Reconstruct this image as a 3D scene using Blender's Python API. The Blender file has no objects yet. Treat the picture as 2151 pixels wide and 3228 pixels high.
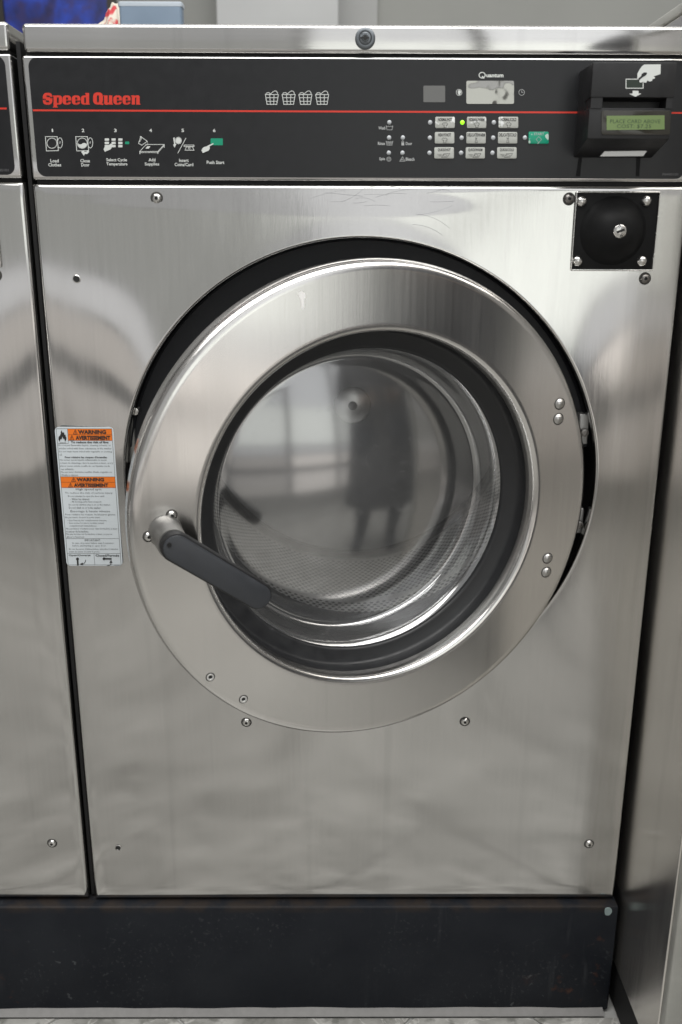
import bpy, bmesh, math, random
from mathutils import Vector, Matrix
random.seed(7)
PI = math.pi
scn = bpy.context.scene
col = scn.collection

# ------------------------------------------------------------------ camera, world, lights, exposure
FPX, PITCH, YAW, ROLL = 2853.93, 0.28775, 0.00635, 0.00321          # calibrated from the photograph (2151 x 3228)
CAM = Vector((-0.02551, -0.9632, 0.7976))
IW, IH = 2151.0, 3228.0
FWD = Vector((math.sin(YAW)*math.cos(PITCH), math.cos(YAW)*math.cos(PITCH), -math.sin(PITCH)))
_r = Vector((math.cos(YAW), -math.sin(YAW), 0)); _u = _r.cross(FWD)
RIGHT = math.cos(ROLL)*_r + math.sin(ROLL)*_u
UP = -math.sin(ROLL)*_r + math.cos(ROLL)*_u
cd = bpy.data.cameras.new('camera'); cam = bpy.data.objects.new('camera', cd); col.objects.link(cam)
M = Matrix((RIGHT, UP, -FWD)).transposed().to_4x4(); M.translation = CAM
cam.matrix_world = M
cd.sensor_fit = 'VERTICAL'; cd.sensor_height = 36.0; cd.lens = FPX/IH*36.0
cd.clip_start = 0.02; cd.clip_end = 60
cd.dof.use_dof = True; cd.dof.focus_distance = 1.0; cd.dof.aperture_fstop = 6.5
scn.camera = cam

w = bpy.data.worlds.new('World'); scn.world = w; w.use_nodes = True
bg = w.node_tree.nodes['Background']; bg.inputs[0].default_value = (1.0, 0.985, 0.96, 1); bg.inputs[1].default_value = 0.14

def area(name, loc, sx, sy, rad, colr, rot):
    l = bpy.data.lights.new(name, 'AREA'); l.shape = 'RECTANGLE'; l.size = sx; l.size_y = sy
    l.energy = rad*PI*sx*sy; l.color = colr
    o = bpy.data.objects.new(name, l); col.objects.link(o); o.location = loc; o.rotation_euler = rot
    return o
# shop window behind the photographer: rows of panes between rails and mullions
WY = -2.1
rows = [(0.09, 0.375), (0.46, 0.605), (0.62, 0.735), (0.75, 1.278), (1.284, 2.90)]
cols = [(-3.2, -1.75), (-1.68, -0.24), (-0.18, 0.53), (0.60, 1.30), (1.37, 2.4)]
RAD = [[.27, .27, .29, .66, .45],
       [.31, .31, .34, .86, .55],
       [.44, .44, .46, .48, .35],
       [.16, .16, .86, .98, .55],
       [.19, .19, .58, .74, .50]]
TINT = [(1.0, .94, .88), (1.0, .93, .86), (.97, .98, 1.0), (.97, 1.0, .95), (.96, .98, 1.0)]
for j, (z0, z1) in enumerate(rows):
    for i, (x0, x1) in enumerate(cols):
        area('window_light', ((x0+x1)/2, WY, (z0+z1)/2), x1-x0, z1-z0, RAD[j][i], TINT[j], (PI/2, 0, 0))
area('overhead_light', (0.1, -0.9, 2.6), 3.2, 1.5, 3.7, (1, .99, .97), (0, 0, 0))
area('overhead_light', (0.1, 1.4, 2.6), 3.2, 0.8, 1.7, (1, .99, .97), (0, 0, 0))  # added lamp with no known fixture, brightens the back wall
scn.view_settings.view_transform = 'Standard'; scn.view_settings.look = 'None'
scn.view_settings.exposure = 0.55; scn.view_settings.gamma = 1.0; scn.view_settings.use_curve_mapping = False

# ------------------------------------------------------------------ measuring helpers
def ray(u, v): return FWD + ((u-IW/2)/FPX)*RIGHT - ((v-IH/2)/FPX)*UP
def P(u, v, Y=0.0):                       # photo measurement -> point on the plane y = Y
    d = ray(u, v); t = (Y-CAM.y)/d.y
    return CAM + t*d
AL = 0.35008
DC = Vector((0.0187, -0.0900, 0.5375))
DMAT = Matrix.Translation(DC) @ Matrix.Rotation(AL, 4, 'Z'); DINV = DMAT.inverted()
def D(u, v, y=0.0):                       # photo measurement -> door-local point on local plane y
    o = DINV @ CAM; d = (DINV.to_3x3() @ ray(u, v)); t = (y-o.y)/d.y
    return o + t*d

# ------------------------------------------------------------------ materials
def mat(name): 
    m = bpy.data.materials.new(name); m.use_nodes = True
    nt = m.node_tree; return m, nt, nt.nodes['Principled BSDF']
def simple(name, c, rough=.5, metal=0., spec=.5, emit=0., noise=0., nscale=60.):
    m, nt, b = mat(name)
    b.inputs['Base Color'].default_value = (*c, 1); b.inputs['Roughness'].default_value = rough
    b.inputs['Metallic'].default_value = metal; b.inputs['Specular IOR Level'].default_value = spec
    if emit: b.inputs['Emission Color'].default_value = (*c, 1); b.inputs['Emission Strength'].default_value = emit
    if noise:
        n = nt.nodes; tc = n.new('ShaderNodeTexCoord'); nz = n.new('ShaderNodeTexNoise'); nz.inputs['Scale'].default_value = nscale; nz.inputs['Detail'].default_value = 6
        nt.links.new(tc.outputs['Object'], nz.inputs['Vector'])
        mr = n.new('ShaderNodeMapRange'); mr.inputs['From Min'].default_value = .3; mr.inputs['From Max'].default_value = .7
        mr.inputs['To Min'].default_value = max(0, rough-noise); mr.inputs['To Max'].default_value = rough+noise
        nt.links.new(nz.outputs['Fac'], mr.inputs['Value']); nt.links.new(mr.outputs['Result'], b.inputs['Roughness'])
        mx = n.new('ShaderNodeMix'); mx.data_type = 'RGBA'
        mx.inputs['A'].default_value = (*[x*.82 for x in c], 1); mx.inputs['B'].default_value = (*[min(1, x*1.18+.004) for x in c], 1)
        nt.links.new(nz.outputs['Fac'], mx.inputs['Factor']); nt.links.new(mx.outputs['Result'], b.inputs['Base Color'])
    return m

def steel(name, base=(.60, .592, .578), rough=.092, axis='Z', grain=1.0, scratch=1.0, aniso=.84):
    m, nt, b = mat(name); n = nt.nodes; L = nt.links.new
    b.inputs['Metallic'].default_value = 1
    tc = n.new('ShaderNodeTexCoord')
    def mapped(sc):
        mp = n.new('ShaderNodeMapping'); mp.inputs['Scale'].default_value = sc
        L(tc.outputs['Object'], mp.inputs['Vector']); return mp.outputs['Vector']
    lo, hi = 14, 900
    sc = (hi, hi, lo) if axis == 'Z' else (lo, hi, hi)
    g = n.new('ShaderNodeTexNoise'); g.inputs['Scale'].default_value = 1; g.inputs['Detail'].default_value = 3; L(mapped(sc), g.inputs['Vector'])
    sc2 = (260, 260, 5) if axis == 'Z' else (5, 260, 260)
    g2 = n.new('ShaderNodeTexNoise'); g2.inputs['Scale'].default_value = 1; g2.inputs['Detail'].default_value = 4; L(mapped(sc2), g2.inputs['Vector'])
    cl = n.new('ShaderNodeTexNoise'); cl.inputs['Scale'].default_value = 1; cl.inputs['Detail'].default_value = 5; L(mapped((17, 17, 4.5)), cl.inputs['Vector'])
    # roughness: cloudy smears + streaks
    r1 = n.new('ShaderNodeMapRange'); r1.inputs['From Min'].default_value = .3; r1.inputs['From Max'].default_value = .7
    r1.inputs['To Min'].default_value = rough-.025; r1.inputs['To Max'].default_value = rough+.04; L(cl.outputs['Fac'], r1.inputs['Value'])
    r2 = n.new('ShaderNodeMath'); r2.operation = 'MULTIPLY_ADD'; L(g2.outputs['Fac'], r2.inputs[0]); r2.inputs[1].default_value = .06; L(r1.outputs['Result'], r2.inputs[2])
    L(r2.outputs[0], b.inputs['Roughness'])
    # tone streaks
    a1 = n.new('ShaderNodeMath'); a1.operation = 'ADD'; L(g.outputs['Fac'], a1.inputs[0]); L(g2.outputs['Fac'], a1.inputs[1])
    c1 = n.new('ShaderNodeMapRange'); c1.inputs['From Min'].default_value = .7; c1.inputs['From Max'].default_value = 1.3
    c1.inputs['To Min'].default_value = 1-.018*grain; c1.inputs['To Max'].default_value = 1+.018*grain; L(a1.outputs[0], c1.inputs['Value'])
    # sparse fine hairline scratches
    sn = n.new('ShaderNodeTexNoise'); sn.inputs['Scale'].default_value = 26; sn.inputs['Detail'].default_value = 1.5; sn.inputs['Distortion'].default_value = 1.2
    L(mapped((1, 1, 2.6)), sn.inputs['Vector'])
    s1 = n.new('ShaderNodeMath'); s1.operation = 'SUBTRACT'; L(sn.outputs['Fac'], s1.inputs[0]); s1.inputs[1].default_value = .5
    s2 = n.new('ShaderNodeMath'); s2.operation = 'ABSOLUTE'; L(s1.outputs[0], s2.inputs[0])
    s3 = n.new('ShaderNodeMath'); s3.operation = 'LESS_THAN'; L(s2.outputs[0], s3.inputs[0]); s3.inputs[1].default_value = .0032
    pt = n.new('ShaderNodeTexNoise'); pt.inputs['Scale'].default_value = 5.5; pt.inputs['Detail'].default_value = 3; L(mapped((1, 3, 1.3)), pt.inputs['Vector'])
    p1 = n.new('ShaderNodeMapRange'); p1.inputs['From Min'].default_value = .60; p1.inputs['From Max'].default_value = .70; L(pt.outputs['Fac'], p1.inputs['Value'])
    s4 = n.new('ShaderNodeMath'); s4.operation = 'MULTIPLY'; L(s3.outputs[0], s4.inputs[0]); L(p1.outputs['Result'], s4.inputs[1])
    s5 = n.new('ShaderNodeMath'); s5.operation = 'MULTIPLY_ADD'; L(s4.outputs[0], s5.inputs[0]); s5.inputs[1].default_value = -.10*scratch; L(c1.outputs['Result'], s5.inputs[2])
    wsn = n.new('ShaderNodeTexNoise'); wsn.inputs['Scale'].default_value = 1; wsn.inputs['Detail'].default_value = 3; L(mapped((42, 42, 1.1)), wsn.inputs['Vector'])
    ws = n.new('ShaderNodeMapRange'); ws.inputs['From Min'].default_value = .60; ws.inputs['From Max'].default_value = .72; ws.inputs['To Min'].default_value = 1; ws.inputs['To Max'].default_value = .93; L(wsn.outputs['Fac'], ws.inputs['Value'])
    s6 = n.new('ShaderNodeMath'); s6.operation = 'MULTIPLY'; L(s5.outputs[0], s6.inputs[0]); L(ws.outputs['Result'], s6.inputs[1]); s5 = s6
    mx = n.new('ShaderNodeVectorMath'); mx.operation = 'SCALE'; mx.inputs[0].default_value = base; L(s5.outputs[0], mx.inputs['Scale'])
    L(mx.outputs['Vector'], b.inputs['Base Color'])
    tg = n.new('ShaderNodeTangent'); tg.direction_type = 'UV_MAP'; L(tg.outputs[0], b.inputs['Tangent']); b.inputs['Anisotropic'].default_value = aniso
    bp = n.new('ShaderNodeBump'); bp.inputs['Strength'].default_value = .045*grain; bp.inputs['Distance'].default_value = .0004
    L(a1.outputs[0], bp.inputs['Height']); L(bp.outputs['Normal'], b.inputs['Normal'])
    return m

STEEL = steel('brushed_steel')
STEELX = steel('brushed_steel_cap', axis='X', rough=.10)
STEELD = steel('door_steel', base=(.72, .705, .685), rough=.16, aniso=.6)
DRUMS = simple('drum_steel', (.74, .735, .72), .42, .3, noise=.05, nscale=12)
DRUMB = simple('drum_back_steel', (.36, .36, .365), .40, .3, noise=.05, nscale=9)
BRIGHT = simple('bright_screw_steel', (.66, .65, .63), .22, 1.0, noise=.08, nscale=300)
DARKST = simple('dull_screw_steel', (.22, .21, .20), .35, 1.0, noise=.08, nscale=300)
PITM = simple('screw_recess_dark', (.012, .012, .012), .6)
DARKRING = simple('fastener_dark_ring', (.06, .058, .054), .6, .4)  # dark ring round the fastener heads
OVER = simple('black_overlay', (.006, .0064, .008), .36, 0, .44, noise=.03, nscale=90)
BLACKP = simple('black_plastic', (.011, .011, .012), .42, 0, .4, noise=.06, nscale=90)
HANDLE = simple('handle_plastic', (.034, .037, .043), .42, 0, .5, noise=.07, nscale=70)
RUBBER = simple('black_rubber', (.014, .0145, .016), .42, 0, .45, noise=.1, nscale=80)
VOID = simple('dark_interior', (.006, .006, .0065), .7)
MATTB = simple('black_textured_paint', (.010, .011, .014), .55, 0, .4, noise=.15, nscale=900)
PLATE = simple('black_plate_paint', (.0030, .0032, .0036), .62, 0, .22, noise=.08, nscale=60)
REDP = simple('red_print', (.62, .035, .018), .4)
WHITEP = simple('white_print', (.62, .64, .62), .45)
GREYP = simple('grey_print', (.40, .41, .41), .45)
DIMP = simple('dim_grey_print', (.10, .10, .105), .45)
LEDOFF = simple('indicator_lens', (.48, .50, .52), .35)
LEDON = simple('lit_green_lens', (.32, .95, .02), .3, emit=.75)
GREENP = simple('green_print', (.0, .27, .15), .45)
KEYM = simple('button_face', (.44, .45, .42), .38, noise=.12, nscale=160)
INK = simple('black_ink', (.02, .02, .02), .5)
INKG = simple('grey_ink', (.05, .052, .058), .5)
ORANGE = simple('orange_print', (.85, .19, .012), .45)
LABELW = simple('label_paper', (.64, .69, .72), .4)
LENSG = simple('grey_lens', (.13, .13, .127), .25)
LOCKM = simple('lock_grey_metal', (.16, .175, .19), .38, .6, noise=.06, nscale=200)
LOCKD = simple('lock_dark_metal', (.07, .075, .08), .4, .6)
TRIMW = simple('pale_trim', (.42, .42, .39), .4, .2, noise=.1, nscale=40)
GLOSSB = simple('lcd_bezel_gloss', (.030, .028, .022), .10)
GROUT = simple('grout', (.42, .42, .405), .9, noise=.05, nscale=80)
CAULK = simple('pale_caulk', (.25, .245, .24), .8, noise=.1, nscale=120)

# polished dark window over the electronic display: half-mirror film
m, nt, b = mat('display_mirror_film'); b.inputs['Base Color'].default_value = (.36, .355, .335, 1); b.inputs['Metallic'].default_value = .92; b.inputs['Roughness'].default_value = .035
_n = nt.nodes.new('ShaderNodeTexNoise'); _n.inputs['Scale'].default_value = 30; _n.inputs['Detail'].default_value = 2
_t = nt.nodes.new('ShaderNodeTexCoord'); nt.links.new(_t.outputs['Object'], _n.inputs['Vector'])
_b = nt.nodes.new('ShaderNodeBump'); _b.inputs['Strength'].default_value = .15; _b.inputs['Distance'].default_value = .004
nt.links.new(_n.outputs['Fac'], _b.inputs['Height']); nt.links.new(_b.outputs['Normal'], b.inputs['Normal'])
MIRROR = m
# backlit liquid crystal
m, nt, b = mat('lcd_green'); b.inputs['Base Color'].default_value = (.08, .12, .04, 1); b.inputs['Roughness'].default_value = .25
b.inputs['Emission Color'].default_value = (.28, .40, .13, 1); b.inputs['Emission Strength'].default_value = .15
LCD = m
LCDINK = simple('lcd_ink', (.03, .06, .02), .4)
# worn green start key
m, nt, b = mat('worn_green_key'); b.inputs['Roughness'].default_value = .3
tc = nt.nodes.new('ShaderNodeTexCoord'); nz = nt.nodes.new('ShaderNodeTexNoise'); nz.inputs['Scale'].default_value = 170; nz.inputs['Detail'].default_value = 2
nt.links.new(tc.outputs['Object'], nz.inputs['Vector'])
rp = nt.nodes.new('ShaderNodeValToRGB'); rp.color_ramp.elements[0].position = .60; rp.color_ramp.elements[1].position = .64
rp.color_ramp.elements[0].color = (0, .29, .17, 1); rp.color_ramp.elements[1].color = (.50, .62, .56, 1)
nt.links.new(nz.outputs['Fac'], rp.inputs['Fac']); nt.links.new(rp.outputs['Color'], b.inputs['Base Color']); WORNG = m
# worn pale keys (crinkled film)
m, nt, b = mat('worn_pale_key'); b.inputs['Roughness'].default_value = .25
tc = nt.nodes.new('ShaderNodeTexCoord'); nz = nt.nodes.new('ShaderNodeTexNoise'); nz.inputs['Scale'].default_value = 190; nz.inputs['Detail'].default_value = 3
nt.links.new(tc.outputs['Object'], nz.inputs['Vector'])
rp = nt.nodes.new('ShaderNodeValToRGB'); rp.color_ramp.elements[0].position = .56; rp.color_ramp.elements[1].position = .62
rp.color_ramp.elements[0].color = (.43, .44, .41, 1); rp.color_ramp.elements[1].color = (.75, .77, .76, 1)
nt.links.new(nz.outputs['Fac'], rp.inputs['Fac']); nt.links.new(rp.outputs['Color'], b.inputs['Base Color'])
bp = nt.nodes.new('ShaderNodeBump'); bp.inputs['Strength'].default_value = .6; bp.inputs['Distance'].default_value = .0008; nt.links.new(nz.outputs['Fac'], bp.inputs['Height']); nt.links.new(bp.outputs['Normal'], b.inputs['Normal'])
WORNK = m

# door glass: clear pane with surface reflection and scuffed haze
m = bpy.data.materials.new('door_glass'); m.use_nodes = True; nt = m.node_tree; nt.nodes.clear(); L = nt.links.new
out = nt.nodes.new('ShaderNodeOutputMaterial'); tr = nt.nodes.new('ShaderNodeBsdfTransparent'); gl = nt.nodes.new('ShaderNodeBsdfGlossy'); df = nt.nodes.new('ShaderNodeBsdfDiffuse')
tr.inputs['Color'].default_value = (.93, .94, .945, 1); gl.inputs['Roughness'].default_value = .125; gl.inputs['Color'].default_value = (1, 1, 1, 1)
df.inputs['Color'].default_value = (.8, .8, .8, 1)
fr = nt.nodes.new('ShaderNodeFresnel'); fr.inputs['IOR'].default_value = 1.62
mx1 = nt.nodes.new('ShaderNodeMixShader'); mx2 = nt.nodes.new('ShaderNodeMixShader')
tc = nt.nodes.new('ShaderNodeTexCoord')
sn = nt.nodes.new('ShaderNodeTexNoise'); sn.inputs['Scale'].default_value = 30; sn.inputs['Detail'].default_value = 3; sn.inputs['Distortion'].default_value = 1.0; L(tc.outputs['Object'], sn.inputs['Vector'])
a = nt.nodes.new('ShaderNodeMath'); a.operation = 'SUBTRACT'; a.inputs[1].default_value = .5; L(sn.outputs['Fac'], a.inputs[0])
a2 = nt.nodes.new('ShaderNodeMath'); a2.operation = 'ABSOLUTE'; L(a.outputs[0], a2.inputs[0])
a3 = nt.nodes.new('ShaderNodeMath'); a3.operation = 'LESS_THAN'; a3.inputs[1].default_value = .003; L(a2.outputs[0], a3.inputs[0])
cn = nt.nodes.new('ShaderNodeTexNoise'); cn.inputs['Scale'].default_value = 9; cn.inputs['Detail'].default_value = 6; L(tc.outputs['Object'], cn.inputs['Vector'])
c1 = nt.nodes.new('ShaderNodeMapRange'); c1.inputs['From Min'].default_value = .35; c1.inputs['From Max'].default_value = .75; c1.inputs['To Min'].default_value = .025; c1.inputs['To Max'].default_value = .06; L(cn.outputs['Fac'], c1.inputs['Value'])
a4 = nt.nodes.new('ShaderNodeMath'); a4.operation = 'MULTIPLY_ADD'; L(a3.outputs[0], a4.inputs[0]); a4.inputs[1].default_value = .07; L(c1.outputs['Result'], a4.inputs[2])
fm_ = nt.nodes.new('ShaderNodeMapRange'); fm_.inputs['From Max'].default_value = .6; fm_.inputs['To Max'].default_value = .32; fm_.inputs['To Min'].default_value = .31; L(fr.outputs[0], fm_.inputs['Value']); L(fm_.outputs['Result'], mx1.inputs[0]); L(tr.outputs[0], mx1.inputs[1]); L(gl.outputs[0], mx1.inputs[2])
L(a4.outputs[0], mx2.inputs[0]); L(mx1.outputs[0], mx2.inputs[1]); L(df.outputs[0], mx2.inputs[2]); L(mx2.outputs[0], out.inputs['Surface'])
GLASS = m

# black painted plinth with chips, streaks and rust
m, nt, b = mat('scuffed_black_paint'); n = nt.nodes; L = nt.links.new
b.inputs['Roughness'].default_value = .6; b.inputs['Specular IOR Level'].default_value = .3
tc = n.new('ShaderNodeTexCoord')
def NZ(scale, det=4, vec=None, dist=0.):
    x = n.new('ShaderNodeTexNoise'); x.inputs['Scale'].default_value = scale; x.inputs['Detail'].default_value = det; x.inputs['Distortion'].default_value = dist
    L(vec or tc.outputs['Object'], x.inputs['Vector']); return x.outputs['Fac']
def MR(v, a, b_, c=0, d=1):
    x = n.new('ShaderNodeMapRange'); x.inputs['From Min'].default_value = a; x.inputs['From Max'].default_value = b_; x.inputs['To Min'].default_value = c; x.inputs['To Max'].default_value = d
    L(v, x.inputs['Value']); return x.outputs['Result']
def MUL(a, b_):
    x = n.new('ShaderNodeMath'); x.operation = 'MULTIPLY'; L(a, x.inputs[0])
    if isinstance(b_, float): x.inputs[1].default_value = b_
    else: L(b_, x.inputs[1])
    return x.outputs[0]
def MIX(f, a, b_):
    x = n.new('ShaderNodeMix'); x.data_type = 'RGBA'; L(f, x.inputs['Factor'])
    for s, v in (('A', a), ('B', b_)):
        if isinstance(v, tuple): x.inputs[s].default_value = (*v, 1)
        else: L(v, x.inputs[s])
    return x.outputs['Result']
base = MIX(MR(NZ(14, 6), .35, .7), (.0048, .0068, .0115), (.0105, .013, .018))
mp = n.new('ShaderNodeMapping'); mp.inputs['Scale'].default_value = (90, 90, 9); L(tc.outputs['Object'], mp.inputs['Vector'])
streak = MUL(MR(NZ(1, 3, mp.outputs['Vector']), .58, .76, 0, .30), MR(NZ(4, 3), .45, .65))
base = MIX(streak, base, (.14, .145, .15))
chips = MUL(MR(NZ(230, 5), .60, .70), MR(NZ(9, 4), .47, .62))
base = MIX(MUL(chips, .22), base, (.12, .125, .13))
base = MIX(MUL(MR(NZ(120, 4), .66, .74), MR(NZ(7, 3), .55, .66)), base, (.075, .08, .085))
rust = MUL(MUL(MR(NZ(60, 4), .60, .70), MR(NZ(5.5, 3), .58, .66)), .45)
base = MIX(rust, base, (.10, .035, .015))
# grime and rust along the top ledge
sp = n.new('ShaderNodeSeparateXYZ'); L(tc.outputs['Object'], sp.inputs[0])
top = MR(sp.outputs['Z'], .153, .162)
base = MIX(MUL(top, MR(NZ(45, 5), .38, .6)), base, (.024, .018, .015))
L(base, b.inputs['Base Color'])
bp = n.new('ShaderNodeBump'); bp.inputs['Strength'].default_value = .25; bp.inputs['Distance'].default_value = .002; L(NZ(70, 6), bp.inputs['Height']); L(bp.outputs['Normal'], b.inputs['Normal'])
PLINTH = m

# stone-look floor tile
m, nt, b = mat('grey_stone_tile'); n = nt.nodes; L = nt.links.new
tc = n.new('ShaderNodeTexCoord'); b.inputs['Roughness'].default_value = .26
v1 = MR(NZ(13, 8, None, 1.2), .36, .64)
bc = MIX(v1, (.275, .270, .252), (.49, .482, .458))
vein = n.new('ShaderNodeMath'); vein.operation = 'SUBTRACT'; L(NZ(7, 5, None, 1.5), vein.inputs[0]); vein.inputs[1].default_value = .5
va = n.new('ShaderNodeMath'); va.operation = 'ABSOLUTE'; L(vein.outputs[0], va.inputs[0])
bc = MIX(MR(va.outputs[0], 0., .012, .6, 0), bc, (.66, .65, .62))
bc = MIX(MUL(MR(NZ(60, 5), .54, .66), .7), bc, (.16, .16, .145))
L(bc, b.inputs['Base Color']); TILE = m

# aged wall paint; paler tones put light on the pier faces into the colour
def wall_tone(name, c): return simple(name, c, .8, noise=.05, nscale=2.2)
WALLG = wall_tone('grey_wall_paint', (.42, .425, .40)); WALLL = wall_tone('pale_lit_wall', (.66, .67, .665)); WALLM = wall_tone('half_lit_wall', (.52, .525, .515))
m, nt, b = mat('blue_picture'); n = nt.nodes; L = nt.links.new; tc = n.new('ShaderNodeTexCoord'); b.inputs['Roughness'].default_value = .3
f1 = MR(NZ(9, 5, None, 1.2), .35, .65); f2 = MR(NZ(34, 3), .45, .65)
bc = MIX(f1, (.010, .014, .10), (.02, .065, .50)); bc = MIX(MUL(f2, .55), bc, (.05, .03, .11)); bc = MIX(MR(NZ(4, 2), .60, .66), bc, (.02, .22, .30))
L(bc, b.inputs['Base Color']); PICT = m
m, nt, b = mat('striped_bag_cloth'); n = nt.nodes; L = nt.links.new; tc = n.new('ShaderNodeTexCoord'); b.inputs['Roughness'].default_value = .7
bc = MIX(MR(NZ(38, 3, None, .6), .47, .53), (.66, .61, .52), (.55, .05, .06)); L(bc, b.inputs['Base Color']); BAGM = m
BINM = simple('pale_blue_plastic', (.17, .225, .295), .35, noise=.06, nscale=15)
CLOTHD = simple('dark_cloth', (.08, .08, .085), .9); JEANS = simple('denim', (.03, .036, .05), .9); SKINM = simple('skin', (.2, .15, .12), .6)

# ------------------------------------------------------------------ object helpers
def uvs(me, vert=True):
    uv = me.uv_layers.new(name='UVMap')
    for lp in me.loops:
        c = me.vertices[lp.vertex_index].co; uv.data[lp.index].uv = (c.x+.37*c.y, c.z+.21*c.y) if vert else (c.z+.21*c.y, c.x+.37*c.y)
    return me
def link(name, me, parent=None, loc=(0, 0, 0), rot=(0, 0, 0)):
    o = bpy.data.objects.new(name, me); col.objects.link(o)
    o.location = loc; o.rotation_euler = rot
    if parent: o.parent = parent
    return o
def mesh(verts, faces, mats, smooth=False, fm=None):
    me = bpy.data.meshes.new('m'); me.from_pydata([tuple(v) for v in verts], [], faces)
    for x in (mats if isinstance(mats, (list, tuple)) else [mats]): me.materials.append(x)
    if fm:
        for p, i in zip(me.polygons, fm): p.material_index = i
    if smooth:
        for p in me.polygons: p.use_smooth = True
    me.update(); return me
def from_bm(bm, m, smooth=False):
    me = bpy.data.meshes.new('m'); bm.normal_update(); bm.to_mesh(me); bm.free(); me.materials.append(m)
    if smooth:
        for p in me.polygons: p.use_smooth = True
    return me
def box(x0, x1, y0, y1, z0, z1, m, bev=0., seg=3):
    bm = bmesh.new(); bmesh.ops.create_cube(bm, size=1)
    for v in bm.verts: v.co = Vector(((x0+x1)/2+v.co.x*(x1-x0), (y0+y1)/2+v.co.y*(y1-y0), (z0+z1)/2+v.co.z*(z1-z0)))
    if bev: bmesh.ops.bevel(bm, geom=bm.edges[:], offset=bev, segments=seg, affect='EDGES', profile=.5)
    me = from_bm(bm, m, bool(bev))
    if bev: me.set_sharp_from_angle(angle=math.radians(50))
    return me
def revolve(prof, m, n=64, c=(0, 0), smooth=True, mats=None, fmi=None, a0=0., a1=2*PI):
    """prof: list of (r, y) turned about an axis parallel to Y through (x, z) = c"""
    vs, fs, fm = [], [], []; full = abs(a1-a0-2*PI) < 1e-6; cnt = n if full else n+1
    rings = []
    for r, y in prof:
        if r < 1e-6: vs.append((c[0], y, c[1])); rings.append([len(vs)-1]*cnt)
        else:
            ring = []
            for k in range(cnt):
                a = a0+(a1-a0)*k/n; vs.append((c[0]+r*math.cos(a), y, c[1]+r*math.sin(a))); ring.append(len(vs)-1)
            rings.append(ring)
    for i in range(len(prof)-1):
        A, B = rings[i], rings[i+1]
        for k in range(n):
            q = [A[k], A[(k+1) % cnt], B[(k+1) % cnt], B[k]]
            f = []
            for x in q:
                if x not in f: f.append(x)
            if len(f) > 2: fs.append(f); fm.append(fmi[i] if fmi else 0)
    me = mesh(vs, fs, mats or m, smooth, fm)
    bm = bmesh.new(); bm.from_mesh(me); bmesh.ops.recalc_face_normals(bm, faces=bm.faces[:]); bm.to_mesh(me); bm.free()
    me.set_sharp_from_angle(angle=math.radians(48))
    return me
def extrude_poly(pts, y0, y1, m, bev=0.):
    """pts (x,z) polygon extruded from y0 (front) to y1 (back)"""
    bm = bmesh.new(); f = bm.faces.new([bm.verts.new((x, y0, z)) for x, z in pts])
    r = bmesh.ops.extrude_face_region(bm, geom=[f])
    for e in r['geom']:
        if isinstance(e, bmesh.types.BMVert): e.co.y = y1
    bmesh.ops.recalc_face_normals(bm, faces=bm.faces[:])
    if bev:
        ed = [e for e in bm.edges if abs(e.verts[0].co.y-y0) < 1e-7 and abs(e.verts[1].co.y-y0) < 1e-7]
        bmesh.ops.bevel(bm, geom=ed, offset=bev, segments=2, affect='EDGES', profile=.5)
    me = from_bm(bm, m, True); me.set_sharp_from_angle(angle=math.radians(35)); return me
def thing(name, label, cat, loc=(0, 0, 0), group=None):
    o = bpy.data.objects.new(name, None); o.empty_display_size = .1; col.objects.link(o); o.location = loc
    o['label'] = label; o['category'] = cat
    if group: o['group'] = group
    return o
def tag(o, label, cat, group=None):
    o['label'] = label; o['category'] = cat
    if group: o['group'] = group
    return o
def struct(name, me):
    o = link(name, me); o['kind'] = 'structure'; return o

_fc = {}
def glyphs(txt, bold=0., res=2, space=1.):
    k = (txt, bold, res, space)
    if k in _fc: return _fc[k]
    cu = bpy.data.curves.new('t', 'FONT'); cu.body = txt; cu.resolution_u = res; cu.offset = bold; cu.space_character = space
    ob = bpy.data.objects.new('t', cu); col.objects.link(ob)
    dg = bpy.context.evaluated_depsgraph_get(); dg.update()
    me = bpy.data.meshes.new_from_object(ob.evaluated_get(dg))
    v = [(p.co.x, p.co.y) for p in me.vertices]; f = [tuple(p.vertices) for p in me.polygons]
    bpy.data.objects.remove(ob); bpy.data.curves.remove(cu); bpy.data.meshes.remove(me)
    _fc[k] = (v, f); return v, f

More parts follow.
